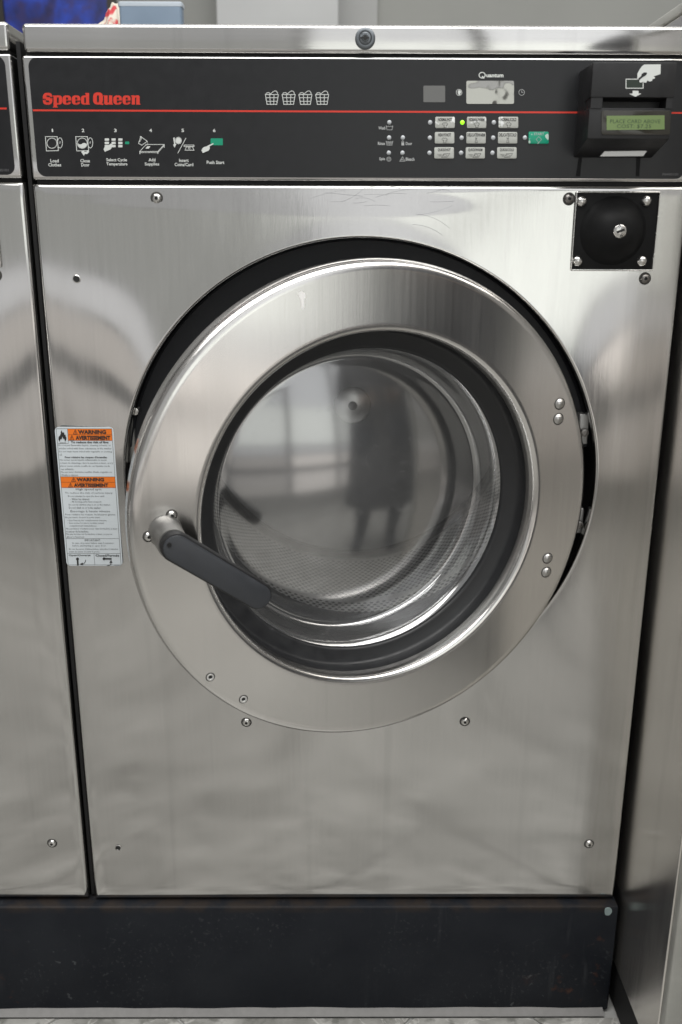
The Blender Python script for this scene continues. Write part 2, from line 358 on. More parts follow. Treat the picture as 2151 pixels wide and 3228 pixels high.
class Print:
    auto = True
    """flat print collected as polygons; each later piece lies 12 micrometres above the one before"""
    def __init__(s, mp, y, step=.000012): s.mp = mp; s.y = y; s.v = []; s.f = []; s.k = 0; s.step = step; s.cuts = [(0, 0)]
    def cut(s):
        if s.cuts[-1] != (len(s.v), len(s.f)): s.cuts.append((len(s.v), len(s.f)))
    def yy(s): s.k += 1; return s.y - s.k*s.step
    def world(s, u, v, y): return s.mp(u, v, y)
    def poly(s, pts):
        y = s.yy(); i = len(s.v); s.v += [s.mp(u, v, y) for u, v in pts]; s.f.append(list(range(i, i+len(pts))))
    def line(s, pts, w, closed=False):
        pts = [Vector(p) for p in pts]; n = len(pts); y = s.yy(); i0 = len(s.v)
        for i in range(n):
            a = pts[(i-1) % n] if (closed or i > 0) else pts[i]; b = pts[(i+1) % n] if (closed or i < n-1) else pts[i]
            if closed or 0 < i < n-1:
                d1 = (pts[i]-a).normalized(); d2 = (b-pts[i]).normalized(); n1 = Vector((-d1.y, d1.x)); n2 = Vector((-d2.y, d2.x))
                nn = (n1+n2); nn = nn.normalized() if nn.length > 1e-6 else n1; k = 1/max(.45, nn.dot(n1))
            else:
                d1 = (b-a).normalized(); nn = Vector((-d1.y, d1.x)); k = 1
            for sgn in (1, -1): q = pts[i]+nn*(sgn*k*w/2); s.v.append(s.mp(q.x, q.y, y))
        for i in range(n if closed else n-1):
            j = (i+1) % n; s.f.append([i0+2*i, i0+2*i+1, i0+2*j+1, i0+2*j])
    def ell(s, cx, cy, rx, ry=None, n=20): s.poly([(cx+rx*math.cos(2*PI*k/n), cy+(ry or rx)*math.sin(2*PI*k/n)) for k in range(n)])
    def ring(s, cx, cy, rx, ry, w, n=24): s.line([(cx+rx*math.cos(2*PI*k/n), cy+ry*math.sin(2*PI*k/n)) for k in range(n)], w, True)
    def rrect(s, x0, y0, x1, y1, r, n=4): s.poly(rr(x0, y0, x1, y1, r, n))
    def text(s, t, x0, y0, x1, y1, bold=0., res=2, space=1.):
        """text fitted to the box; box is given for its ink extents (y0 top, y1 bottom)"""
        if s.auto: s.cut()
        v, f = glyphs(t, bold, res, space); mnx = min(a for a, b in v); mxx = max(a for a, b in v); mny = min(b for a, b in v); mxy = max(b for a, b in v)
        y = s.yy(); i = len(s.v)
        A = s.mp(x0, (y0+y1)/2, y); B = s.mp(x1, (y0+y1)/2, y); T = s.mp((x0+x1)/2, y0, y); Bm = s.mp((x0+x1)/2, y1, y)
        for a, b in v:
            fx = (a-mnx)/(mxx-mnx); fz = (b-mny)/(mxy-mny)
            p = A.lerp(B, fx); q = Bm.lerp(T, fz); s.v.append(Vector((p.x, y, q.z)))
        s.f += [[j+i for j in ff] for ff in f]
    def build(s, name, m, parent, off):
        s.cut(); o = None
        for (v0, f0), (v1, f1) in zip(s.cuts[:-1], s.cuts[1:]):
            if v1 == v0: continue
            me = mesh([Vector(v)-off for v in s.v[v0:v1]], [[i-v0 for i in f] for f in s.f[f0:f1]], m)
            bm = bmesh.new(); bm.from_mesh(me)
            for fc in bm.faces:
                fc.normal_update()
                if fc.normal.y > 0: fc.normal_flip()
            big = [fc for fc in bm.faces if len(fc.verts) > 4]; bmesh.ops.triangulate(bm, faces=big); bm.to_mesh(me); bm.free()
            o = link(name, me, parent)
        return o
def rr(x0, y0, x1, y1, r, n=4):
    pts = []
    for cx, cy, a in ((x1-r, y1-r, 0), (x0+r, y1-r, PI/2), (x0+r, y0+r, PI), (x1-r, y0+r, 1.5*PI)):
        for k in range(n+1): t = a+PI/2*k/n; pts.append((cx+r*math.cos(t), cy+r*math.sin(t)))
    return pts
def crop(ox, oy, sc): return lambda u, v, y: P(ox+u/sc, oy+v/sc, y)
cA = crop(0, 0, 2.1778); cB = crop(700, 60, 2.6133); cC = crop(1150, 200, 2.4889); cD = crop(1720, 150, 3.638)

# ------------------------------------------------------------------ dimensions
W2 = 0.33; ZB, ZT = 0.0, 0.8549          # front panel
HX, HZ, HR = 0.00198, 0.54693, 0.25642   # door opening
FZ = -0.1655                              # floor
PITCHX = 0.6680                          # spacing of the machines

# ------------------------------------------------------------------ the setting
floor = struct('floor', mesh([(-4, -4.5, FZ-.004), (4, -4.5, FZ-.004), (4, 3.2, FZ-.004), (-4, 3.2, FZ-.004)], [[0, 1, 2, 3]], GROUT))
tp = 0.325; tb = extrude_poly([(-tp/2+.002, -tp/2+.002), (tp/2-.002, -tp/2+.002), (tp/2-.002, tp/2-.002), (-tp/2+.002, tp/2-.002)], 0, .008, TILE)
for v in tb.vertices: v.co = Vector((v.co.x, v.co.z, -v.co.y))
tb.flip_normals(); tb.update()
jx = P(365, 3205, -.03).x; jy = -0.0225
def clipped_tile(cx, cy):
    c, s = math.cos(PI/4), math.sin(PI/4); h = tp/2-.002
    pts = [Vector((cx+c*x-s*y, cy+s*x+c*y)) for x, y in ((-h, -h), (h, -h), (h, h), (-h, h))]
    outp = []
    for i in range(4):
        a, b = pts[i], pts[(i+1) % 4]
        if a.y <= jy: outp.append(a)
        if (a.y-jy)*(b.y-jy) < 0: outp.append(a.lerp(b, (jy-a.y)/(b.y-a.y)))
    return outp
dg = tp*math.sqrt(2)
full_tile = None; cnt = 0
for i in range(-5, 6):
    for j in range(0, 9):
        cx = jx + dg*(i + (.5 if j % 2 else 0)) + dg*.5; cy = jy - dg/2*j + dg*.17
        if abs(cx) > 1.9 or cy < -1.9: continue
        pts = clipped_tile(cx, cy)
        if len(pts) < 3: continue
        bm = bmesh.new(); f = bm.faces.new([bm.verts.new((p.x, p.y, FZ-.006)) for p in pts])
        r = bmesh.ops.extrude_face_region(bm, geom=[f]); dz = random.uniform(0, .0008)
        for e in r['geom']:
            if isinstance(e, bmesh.types.BMVert): e.co.z = FZ+dz
        bmesh.ops.recalc_face_normals(bm, faces=bm.faces[:])
        bmesh.ops.bevel(bm, geom=[e for e in bm.edges if e.verts[0].co.z > FZ-.001 and e.verts[1].co.z > FZ-.001], offset=.0015, segments=1, affect='EDGES')
        link('tile', from_bm(bm, TILE), floor)
# rows of outer tiles beyond the pieces above: plain sheet of the same stone
link('tile_field', mesh([(-4, -4.5, FZ-.001), (4, -4.5, FZ-.001), (4, -1.95, FZ-.001), (-4, -1.95, FZ-.001)], [[0, 1, 2, 3]], TILE), floor)
# caulk strip at the foot of the plinth (slightly uneven)
cv, cf = [], []
for k in range(61):
    x = -1.2+1.525*k/60; wv = .0009*math.sin(k*1.7)+.0009*math.sin(k*.61)+random.uniform(-.0005, .0005)
    cv += [(x, -.0114, FZ+.0052+wv*.6), (x, -.0150-.25*abs(wv), FZ+.0042+wv*.4), (x, -.0218, FZ+.0008)]
for k in range(60):
    for q in (0, 1): cf.append([3*k+q, 3*k+q+1, 3*k+4+q, 3*k+3+q])
link('caulk_strip', mesh(cv, cf, CAULK, True), floor)

WB = 2.6
wall = struct('back_wall', box(-4, 4, WB, WB+.1, FZ, 2.8, WALLG))
xa = P(683, 40, WB-.15).x; xb = P(1067, 40, WB-.15).x; xc = P(1190, 40, WB-.02).x
link('wall_pier', box(xa, xb, WB-.15, WB, FZ, 2.8, WALLL, .004), wall)
link('wall_panel', box(xb, xc, WB-.02, WB, FZ, 2.8, WALLM), wall)

# picture on the wall
pic = thing('framed_picture', 'dark framed blue and purple picture on the back wall', 'picture', (P(180, 60, 2.0).x, 2.0, 1.0))
a, b_ = P(22, 0, 2.0), P(350, 0, 2.0)
pw = b_.x-a.x; pz = P(180, 80, 2.0).z-1.0-.12
o_ = pic.location
link('canvas', box(-pw/2+.0, pw/2, .0, .02, pz, pz+.62, PICT), pic)
link('frame', box(-pw/2-.035, -pw/2, -.012, .03, pz-.03, pz+.65, simple('dark_frame', (.03, .026, .02), .4)), pic)
link('frame', box(pw/2, pw/2+.02, -.012, .03, pz-.03, pz+.65, bpy.data.materials['dark_frame']), pic)
link('frame', box(-pw/2, pw/2, -.012, .03, pz-.03, pz, bpy.data.materials['dark_frame']), pic)
link('frame', box(-pw/2, pw/2, -.012, .03, pz+.62, pz+.65, bpy.data.materials['dark_frame']), pic)
link('hanging_rail', box(-.02, .02, .03, .6, pz+.3, pz+.34, bpy.data.materials['dark_frame']), pic)

# plinth
ob = link('black_plinth', None or box(-1.25, .333, -.0112, .72, 0, -FZ-.002, PLINTH, .003), None, (0, 0, FZ-.001))
tag(ob, 'scuffed black painted plinth running under the steel washing machines', 'plinth')
fl = P(1917, 2873, -.0115)
bmv = [(fl.x+.0046*math.cos(t)*(1+.12*math.sin(3*t+1)), -.0118, fl.z+.0064*math.sin(t)*(1+.1*math.cos(2*t))-FZ+.001) for t in [2*PI*k/14 for k in range(14)]]
me = extrude_poly([(x, z) for x, y, z in bmv], -.0121, -.0110, simple('bare_white_chip', (.26, .33, .33), .7))
link('paint_chip', me, ob)

# ------------------------------------------------------------------ washing machine
MB = Vector((0, .0, ZB-.003))
wm = thing('washing_machine', 'stainless steel front loading washer with its round door ajar on black plinth', 'washing machine', MB, 'washing machines in a row')
def mk(name, me, parent=None): return link(name, me, parent or wm, -MB)   # mesh given in world metres

# front panel: sheet with round opening, swelling gently towards the viewer around it
def rect_hit(a, x0, x1, z0, z1):
    dx, dz = math.cos(a), math.sin(a); t = 1e9
    if dx > 1e-9: t = min(t, (x1-HX)/dx)
    if dx < -1e-9: t = min(t, (x0-HX)/dx)
    if dz > 1e-9: t = min(t, (z1-HZ)/dz)
    if dz < -1e-9: t = min(t, (z0-HZ)/dz)
    return t
angs = sorted([2*PI*k/300 for k in range(300)] + [math.atan2(z-HZ, x-HX) % (2*PI) for x in (-W2+.005, W2-.005) for z in (ZB+.005, ZT-.005)])
def bulge(x, z):
    r = math.hypot(x-HX, z-HZ); e = max(0, r-HR)
    edge = min(1, max(0, min(x+W2, W2-x, z-ZB, ZT-z)/.03)); edge = edge*edge*(3-2*edge)
    y = -.0068*math.exp(-e/.048)
    y += (.3+.7*min(1, max(0, (z-.15)/.4)))*(-.0012*math.sin(9*x+1.1+3*z)*math.cos(7.5*z+.4) + .00045*math.sin(21*x-4*z+.7))
    return y*edge
pv, pf = [], []; RB = .005; NR = 26
rowsr = []
for i in range(NR+1):
    t = (i/NR)**1.5; rowsr.append(('g', t))
for k in range(1, 6): rowsr.append(('b', PI/2*k/5))
rowsr.append(('s', .03))
NA = len(angs)
# inner return lip first
for (r, y) in ((HR+.0006, .016), (HR, .004), (HR+.0001, .0016), (HR+.0012, .0003)):
    for a in angs:
        x, z = HX+r*math.cos(a), HZ+r*math.sin(a); pv.append((x, y+bulge(HX+(HR+.0012)*math.cos(a), HZ+(HR+.0012)*math.sin(a)), z))
for kind, t in rowsr:
    for a in angs:
        if kind == 'g':
            h = rect_hit(a, -W2+RB, W2-RB, ZB+RB, ZT-RB); r = (HR+.003)+(h-HR-.003)*t; x, z = HX+r*math.cos(a), HZ+r*math.sin(a); y = bulge(x, z)
        else:
            ins = RB*(1-math.sin(t)) if kind == 'b' else 0; y = RB*(1-math.cos(t)) if kind == 'b' else t
            h = rect_hit(a, -W2+RB, W2-RB, ZB+RB, ZT-RB); x, z = HX+h*math.cos(a), HZ+h*math.sin(a); ext = RB-ins
            if abs(abs(x)-(W2-RB)) < 1e-6: x += math.copysign(ext, x)
            if abs(z-(ZB+RB)) < 1e-6: z -= ext
            if abs(z-(ZT-RB)) < 1e-6: z += ext
        pv.append((x, y, z))
for i in range(4+len(rowsr)-1):
    for k in range(NA): pf.append([i*NA+k, i*NA+(k+1) % NA, (i+1)*NA+(k+1) % NA, (i+1)*NA+k])
me = mesh(pv, pf, STEEL, True); bm = bmesh.new(); bm.from_mesh(me); bmesh.ops.recalc_face_normals(bm, faces=bm.faces[:]); bm.to_mesh(me); bm.free()
me.set_sharp_from_angle(angle=math.radians(60))
# orient outward
if sum(p.normal.y*p.area for p in me.polygons) > 0: me.flip_normals()
mk('front_panel', uvs(me))

# cabinet shell behind
vv = []; ff = []
def quad(a, b, c, d): i = len(vv); vv.extend([a, b, c, d]); ff.append([i, i+1, i+2, i+3])
S = W2-.0015
quad((-S, .031, 0), (-S, .70, 0), (-S, .70, .972), (-S, .031, .972)); quad((S, .031, 0), (S, .031, .972), (S, .70, .972), (S, .70, 0))
quad((-S, .70, 0), (S, .70, 0), (S, .70, .972), (-S, .70, .972)); quad((-S, .031, .001), (S, .031, .001), (S, .70, .001), (-S, .70, .001))
quad((-S, .031, .8565), (S, .031, .8565), (S, .70, .8565), (-S, .70, .8565)); quad((-S, .70, .972), (S, .70, .972), (S, .031, .972), (-S, .031, .972))
mk('cabinet_shell', mesh(vv, ff, simple('cabinet_dark_grey', (.05, .05, .05), .5, .3)))
mk('seam_backing', box(-W2+.004, W2-.004, .006, .03, ZT-.012, ZT+.014, VOID)); mk('seam_backing', box(-W2+.004, W2-.004, .006, .03, .966, .980, VOID))

# top cap with lock
CZ0, CZ1 = .9738, .9992
cap = mk('top_cap', box(-W2+.0035, W2-.0015, -.0005, .70, CZ0, CZ1, STEELX, .004, 4)); uvs(cap.data, False)
lc = P(1152, 120, -.004)
pr = [(0, .0), (.0095, 0), (.0099, .0004), (.0100, .006)]
lk = mk('lock', revolve([(.0, -.0045), (.0052, -.0045), (.0056, -.0042), (.0060, -.0042), (.0064, -.0047), (.0086, -.0047), (.0096, -.0036), (.0098, .001)], None, 36, (lc.x, lc.z), mats=[LOCKM, LOCKD], fmi=[0, 1, 1, 1, 0, 0, 0]))
pr_ = Print(P, -.0051); c0 = (1152, 120)
pr_.ell(1152, 119, 7, 8); pr_.poly([(1136, 116), (1164, 116), (1164, 121), (1136, 122)]); pr_.ring(1152, 120, 10, 10, 2.0)
pr_.build('keyway', PITM, lk, Vector((0, 0, 0)))
pr_ = Print(P, -.0049); pr_.text('K001', 1140, 103, 1164, 108, .02, 1); pr_.text('LOCK', 1142, 132, 1162, 137, .02, 1); pr_.build('lock_lettering', LOCKD, lk, Vector((0, 0, 0)))

# control panel
CP0, CP1 = .8583, .9713
cp = mk('control_panel', box(-W2+.0012, W2-.0012, 0, .03, CP0, CP1, STEEL, .0026, 4)); uvs(cp.data)
ov = link('black_overlay', extrude_poly(rr(-.3228, .8612, .3228, .9692, .0085, 8), -.0008, .0005, OVER), cp)
Z0 = Vector((0, 0, 0)); PY = -.00085
pr_ = Print(P, PY); a = P(104, 347.6, PY); zz = a.z
st = link('red_stripe', mesh([(a.x, PY-.00003, zz-.0008), (.3205, PY-.00003, zz-.0008), (.3205, PY-.00003, zz+.0008), (a.x, PY-.00003, zz+.0008)], [[0, 1, 2, 3]], REDP), cp)

# heavy rounded brand lettering
R_ = Print(cA, PY-.00004, .000006); K_ = Print(cA, PY-.0004, .000006)
def sup(cx, cy, rx, ry, e=2.6, n=26):
    out = []
    for k in range(n):
        t = 2*PI*k/n; c, s = math.cos(t), math.sin(t)
        out.append((cx+rx*math.copysign(abs(c)**(2/e), c), cy+ry*math.copysign(abs(s)**(2/e), s)))
    return out
XT, BL, DSC, CAPT = 655, 718, 738, 638
def L_e(x0, x1):
    w_ = x1-x0; R_.poly(sup((x0+x1)/2, (XT+BL)/2, w_/2, (BL-XT)/2, 3)); m_ = (x0+x1)/2
    K_.poly([(m_-6, XT+14), (m_+8, XT+14), (m_+8, XT+27), (m_-6, XT+27)]); K_.poly([(m_-5, XT+35), (x1+2, XT+35), (x1+2, XT+42), (m_+8, XT+42), (m_+8, BL-13), (m_-5, BL-13)])
def L_p(x0, x1):
    m_ = (x0+x1)/2; R_.poly(sup(m_+3, (XT+BL)/2, (x1-x0)/2-3, (BL-XT)/2, 3.2)); R_.poly([(x0-2, XT+1), (x0+26, XT+1), (x0+26, DSC-5), (x0+33, DSC-5), (x0+33, DSC), (x0-2, DSC), (x0-2, DSC-5), (x0+3, DSC-5), (x0+3, XT+7), (x0-2, XT+7)])
    K_.poly([(m_-5, XT+13), (m_+7, XT+13), (m_+7, BL-13), (m_-5, BL-13)])
def L_d(x0, x1):
    m_ = (x0+x1)/2; R_.poly(sup(m_-3, (XT+BL)/2, (x1-x0)/2-3, (BL-XT)/2, 3.2)); R_.poly([(x1-30, CAPT), (x1-3, CAPT), (x1-3, BL-6), (x1+2, BL-6), (x1+2, BL), (x1-27, BL), (x1-27, CAPT+6), (x1-30, CAPT+6)])
    K_.poly([(m_-7, XT+13), (m_+4, XT+13), (m_+4, BL-13), (m_-7, BL-13)])
def L_u(x0, x1, flip=False):
    m_ = (x0+x1)/2; Y = (lambda y: XT+BL-y) if flip else (lambda y: y); X = (lambda x: x0+x1-x) if flip else (lambda x: x)
    R_.poly([(X(x), Y(y)) for x, y in [(x0-2, XT), (x0+27, XT), (m_-4, BL-14), (m_+5, BL-14), (m_+5, XT), (x1-3, XT), (x1-3, BL-6), (x1+2, BL-6), (x1+2, BL), (m_+6, BL), (m_+5, BL-3), (m_-6, BL+1), (x0+8, BL), (x0+3, BL-8), (x0+3, XT+6), (x0-2, XT+6)]])
R_.poly(sup(328, (CAPT+BL)/2, 33, (BL-CAPT)/2+1, 3)); K_.poly([(325, 664), (345, 664), (345, 658), (322, 654), (318, 660)]); K_.poly([(345, 664), (364, 668), (364, 673), (345, 671)])
K_.poly([(335, 690), (315, 688), (315, 697), (330, 701), (340, 698)]); K_.poly([(315, 686), (293, 682), (293, 677), (315, 679)])
L_p(366, 428); L_e(430, 490); L_e(494, 553); L_d(557, 616)
R_.poly(sup(674, (CAPT-4+BL)/2, 34, (BL-CAPT+4)/2, 2.8)); K_.poly([(667, 655), (680, 655), (680, 699), (667, 699)]); R_.poly([(684, 704), (712, 712), (708, 721), (680, 716)])
L_u(713, 775); L_e(779, 838); L_e(842, 898); L_u(903, 963, True)
R_.build('brand_lettering', REDP, cp, Z0); K_.build('brand_counters', OVER, cp, Z0)

# instruction pictograms 1-6
T_ = Print(cA, PY-.00004)
for t, x in zip('123456', (361, 571, 793, 1035, 1256, 1472)): T_.text(t, x-(4.5 if t == '1' else 9), 884, x+(4.5 if t == '1' else 9), 907, .022)
G_ = Print(cA, PY-.00004)
for t, x0, y0, x1, y1 in (('Load', 347, 1092, 404, 1115), ('Clothes', 333, 1120, 421, 1143), ('Close', 553, 1092, 618, 1115), ('Door', 559, 1120, 615, 1143),
    ('Select Cycle', 731, 1086, 873, 1114), ('Temperature', 732, 1115, 876, 1142), ('Add', 1021, 1086, 1068, 1108), ('Supplies', 995, 1115, 1094, 1142),
    ('Insert', 1231, 1090, 1296, 1112), ('Coins/Card', 1200, 1118, 1328, 1141), ('Push Start', 1420, 1103, 1541, 1126)): G_.text(t, x0, y0, x1, y1, .02)
G_.build('instruction_lettering', WHITEP, cp, Z0)
T_.build('step_number', WHITEP, cp, Z0)
I_ = Print(cA, PY-.00004)
def washer_icon(ox, fillw):
    I_.cut(); I_.line([(313+ox, 938), (393+ox, 938), (402+ox, 1034), (320+ox, 1036)], 4.5, True); I_.ring(358+ox, 983, 34, 35, 4); I_.ring(413+ox, 981, 17, 35, 4)
    I_.line([(407+ox, 984), (413+ox, 970)], 2); I_.line([(412+ox, 986), (418+ox, 972)], 2)
    if fillw:
        I_.poly([(328+ox, 984), (340+ox, 992), (352+ox, 990), (364+ox, 982), (376+ox, 982), (389+ox, 988), (384+ox, 1004), (372+ox, 1013), (355+ox, 1016), (340+ox, 1010), (330+ox, 998)])
        I_.poly([(404+ox, 1032), (404+ox, 1046), (392+ox, 1057), (374+ox, 1057), (370+ox, 1070), (350+ox, 1042), (372+ox, 1030), (372+ox, 1042), (388+ox, 1041), (394+ox, 1031)])
washer_icon(0, False); washer_icon(208, True)
I_.cut()
for x0, x1 in ((720, 750), (767, 795), (813, 842)):
    for y0, y1 in ((950, 966), (973, 990), (995, 1011)): I_.rrect(x0, y0, x1, y1, 3, 2)
def hand(ox, oy): I_.poly([(x+ox, y+oy) for x, y in [(793, 974), (796, 980), (768, 996), (770, 1010), (760, 1026), (738, 1034), (722, 1042), (712, 1024), (720, 1008), (732, 999), (748, 996), (760, 988)]])
hand(0, 0)
I_.cut(); I_.line([(960, 1040), (1005, 992), (1128, 992), (1085, 1040)], 4, True); I_.line([(962, 1040), (962, 1058)], 5); I_.line([(1085, 1040), (1085, 1056)], 5); I_.line([(1128, 992), (1128, 1014)], 5)
I_.line([(962, 1048), (1085, 1048), (1126, 1002)], 3); I_.poly([(1000, 1020), (1012, 1004), (1034, 1004), (1022, 1020)])
I_.line([(952, 984), (968, 938), (1012, 970), (975, 997)], 4, True); I_.line([(960, 975), (975, 946)], 3); I_.ring(968, 940, 5, 4, 3)
for x, y in ((1014, 974), (1016, 981), (1012, 988), (1018, 994), (1010, 996)): I_.ell(x, y, 2.2, None, 6)
I_.cut(); I_.ell(1226, 965, 18, 20); I_.ring(1226, 965, 21, 23, 3); I_.poly([(1190, 946), (1200, 943), (1204, 985), (1212, 990), (1200, 1014), (1190, 994), (1197, 987)])
I_.line([(1278, 947), (1222, 1052)], 4); I_.line([(1265, 996), (1333, 996), (1333, 1006), (1265, 1006)], 4, True); I_.line([(1280, 1008), (1272, 1031), (1333, 1031), (1322, 1008)], 4, True); I_.ring(1300, 1018, 6, 6, 3)
for k in range(4):                        # load baskets
    o4 = k*138.2
    q = lambda x, y: ((700+(x+o4)/2.6133)*2.1778, (60+y/2.6133)*2.1778)
    I_.cut(); I_.line([q(358, 622), q(465, 622), q(452, 703), q(372, 703)], 4.6, True)
    for x0, x1 in ((394, 400), (430, 427)): I_.line([q(x0, 622), q(x1, 703)], 4.2)
    for y, dx in ((648, 4), (678, 8)): I_.line([q(358+dx, y), q(465-dx, y)], 4.2)
    I_.line([q(362, 620), q(370, 608), q(388, 606), q(400, 618), q(418, 602), (q(434, 592)), q(448, 594), q(457, 606), q(459, 620)], 4.2)
I_.cut(); hand(672, 9)
I_.build('pictogram', WHITEP, cp, Z0)
g_ = Print(cA, PY-.00002); g_.rrect(860, 972, 888, 990, 2, 2); g_.cut(); g_.rrect(1447, 950, 1531, 997, 4, 3); g_.build('green_key_pictogram', GREENP, cp, Z0)

# right half print
Cw = Print(cC, PY-.00004); Cg = Print(cC, PY-.00004)
for t, x0, y0, x1, y1 in (('Wash', 108, 494, 163, 519), ('Rinse', 104, 615, 160, 640), ('Spin', 114, 736, 160, 766), ('Door', 323, 616, 372, 641), ('Bleach', 322, 738, 391, 764)): Cg.text(t, x0, y0, x1, y1, .03)
for y in (488, 608):
    Cg.cut(); Cg.line([(168, y), (176, y+33), (214, y+33), (222, y)], 3.5); Cg.line([(168, y), (178, y+9), (186, y+3), (195, y+9), (204, y+3), (212, y+9), (222, y)], 3)
for y in (620, 630): Cg.line([(174, y), (216, y)], 2.5)
for x in (184, 195, 206): Cg.line([(x, 616), (x, 640)], 2.2)
Cg.cut(); Cg.rrect(289, 620, 310, 643, 2, 2); Cg.line([(293, 622), (293, 610), (299, 605), (306, 610), (306, 622)], 3.5)
Cg.cut(); Cg.ring(190, 751, 17, 17, 3); Cg.ring(190, 751, 9, 9, 3); Cg.cut(); Cg.line([(297, 732), (317, 767), (276, 767)], 3.5, True); Cg.line([(288, 762), (294, 750), (300, 758), (306, 762)], 3)
Cw.ring(922, 92, 24, 22, 7); Cw.poly([(918, 100), (928, 98), (940, 118), (930, 118)]); Cw.auto = False; Cw.text('uantum', 955, 80, 1090, 109, .035)
Cw.cut(); Cw.ring(741, 227, 22, 24, 3.5); Cw.poly([(732, 213), (744, 208), (755, 215), (757, 230), (750, 236), (750, 246), (736, 246), (734, 236), (729, 232), (731, 226)])
Cg.cut(); Cg.ring(1232, 227, 22, 23, 3.5); Cg.line([(1232, 212), (1232, 228), (1244, 228)], 3.5)
Cw.build('model_lettering', WHITEP, cp, Z0); Cg.build('status_lettering', GREYP, cp, Z0)
pr_ = Print(cD, PY-.00004); pr_.text('F6445101', 1343, 1437, 1522, 1468, .02); pr_.build('part_number', DIMP, cp, Z0)

dst = Print(cD, PY-.00004)  # two near-black streaks on the overlay below the card reader
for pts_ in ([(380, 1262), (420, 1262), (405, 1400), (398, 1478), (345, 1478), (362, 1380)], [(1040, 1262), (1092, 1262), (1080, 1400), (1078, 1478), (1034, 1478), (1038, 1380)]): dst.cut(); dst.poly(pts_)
dst.build('dark_streak', simple('dark_streak_black', (.003, .003, .004), .5, 0, .2), cp, Z0)
def pad(name, cm, x0, y0, x1, y1, r, y, m, depth=.0012, bev=.0003, parent=None):
    pts = [cm(u, v, y) for u, v in rr(x0, y0, x1, y1, r, 4)]
    return mk(name, extrude_poly([(p.x, p.z) for p in pts], y, y+depth, m, bev), parent)
mk('sensor_window', extrude_poly([(cC(u, v, -.0011).x, cC(u, v, -.0011).z) for u, v in rr(461, 174, 632, 304, 7)], -.0011, -.0005, LENSG))
mk('display_window', extrude_poly([(cC(u, v, -.0011).x, cC(u, v, -.0011).z) for u, v in rr(798, 136, 1172, 317, 13)], -.0012, -.0005, MIRROR))
ledm = None
def led(cm, u, v, on=False):
    c = cm(u, v, -.0012); o = mk('indicator_light', revolve([(0, -.0017), (.0016, -.0015), (.0021, -.0009)], LEDON if on else LEDOFF, 18, (c.x, c.z)))
for u, v in ((194, 462), (192, 582), (190, 701), (300, 582), (297, 701)): led(cC, u, v)
rowsb = [(418, 507, [(514, 554, 708), (767, 803, 955), (1014, 1052, 1206)], ['NORMAL/HOT', 'NORMAL/WARM', 'NORMAL/COLD']),
         (538, 628, [(512, 551, 704), (761, 799, 951), (1009, 1047, 1198)], ['HEAVY/HOT', 'DELICATE/WARM', 'DELICATE/COLD']),
         (657, 746, [(509, 547, 701), (757, 793, 944), (1003, 1040, 1193)], ['QUICK/HOT', 'QUICK/WARM', 'QUICK/COLD'])]
def shirt(p, cx, cy, s=1.):
    p.line([(cx+s*x, cy+s*y) for x, y in [(-26, -8), (-12, -22), (-2, -16), (10, -22), (26, -8), (18, 4), (12, 0), (14, 24), (-10, 24), (-8, 0), (-16, 4)]], 3, True)
for r_i, (y0, y1, cells, names) in enumerate(rowsb):
    for c_i, ((lu, x0, x1), nm) in enumerate(zip(cells, names)):
        led(cC, lu, (y0+y1)/2, r_i == 0 and c_i == 1)
        worn = r_i == 0
        k = pad('button', cC, x0, y0, x1, y1, 10, -.0022, WORNK if worn else KEYM, .0016, .0004)
        p_ = Print(cC, -.00226); p_.auto = False; tw = min(138, 11.2*len(nm)); mx = (x0+x1)/2
        p_.text(nm, mx-tw/2, y0+9, mx+tw/2, y0+36, .035)
        cx, cy = mx, y0+64
        if r_i == 0 or (r_i == 1 and c_i == 0): shirt(p_, cx, cy, .85)
        elif r_i == 1: p_.line([(cx+x, cy+y) for x, y in [(-8, -24), (-3, -8), (-8, 20), (10, 18), (4, -8), (8, -24), (3, -14), (-3, -14)]], 3, True)
        else:
            p_.line([(cx-20, cy+16), (cx-2, cy-14), (cx+44, cy-14), (cx+22, cy+16)], 3, True); p_.ring(cx+8, cy+2, 14, 8, 2.5)
            for q in (-8, -1, 6): p_.line([(cx-46+q, cy+q), (cx-20, cy+q)], 2)
        p_.build('button_lettering', INK, k, Z0)
led(cC, 1258, 582)
k = pad('start_button', cC, 1287, 535, 1445, 630, 9, -.0022, WORNG, .0016, .0004)
p_ = Print(cC, -.00226); p_.auto = False; p_.text('START', 1328, 543, 1408, 564, .02); p_.line([(1345, 596), (1366, 574), (1388, 596), (1366, 620)], 3, True); p_.build('button_lettering', GREYP, k, Z0)

# card reader
RY = -.048
f = lambda u, v, y=RY: cD(u, v, y)
xl, xr = f(548, 175).x, f(1515, 165).x; zt = f(1000, 168).z; zb = f(800, 1043).z; zs0 = f(1000, 572).z; zs1 = f(1000, 690).z
zbb = P(1720+380/3.638, 150+1262/3.638, 0).z
yb = -.0008
prof = [(yb, zt), (RY, zt), (RY, zs0), (RY+.020, zs0-.001), (RY+.020, zs1), (RY+.0015, zs1), (RY+.0015, zb), (yb, zbb)]
bm = bmesh.new(); side = []
for x in (xl, xr): side.append([bm.verts.new((x, y, z)) for y, z in prof])
bm.faces.new(side[0]); bm.faces.new(side[1])
for i in range(len(prof)): bm.faces.new([side[0][i], side[0][(i+1) % len(prof)], side[1][(i+1) % len(prof)], side[1][i]])
bmesh.ops.recalc_face_normals(bm, faces=bm.faces[:])
ed = [e for e in bm.edges if (min(e.verts[0].co.y, e.verts[1].co.y) < RY+.003)]
bmesh.ops.bevel(bm, geom=ed, offset=.0011, segments=2, affect='EDGES', profile=.6)
me = from_bm(bm, BLACKP, True); me.set_sharp_from_angle(angle=math.radians(30))
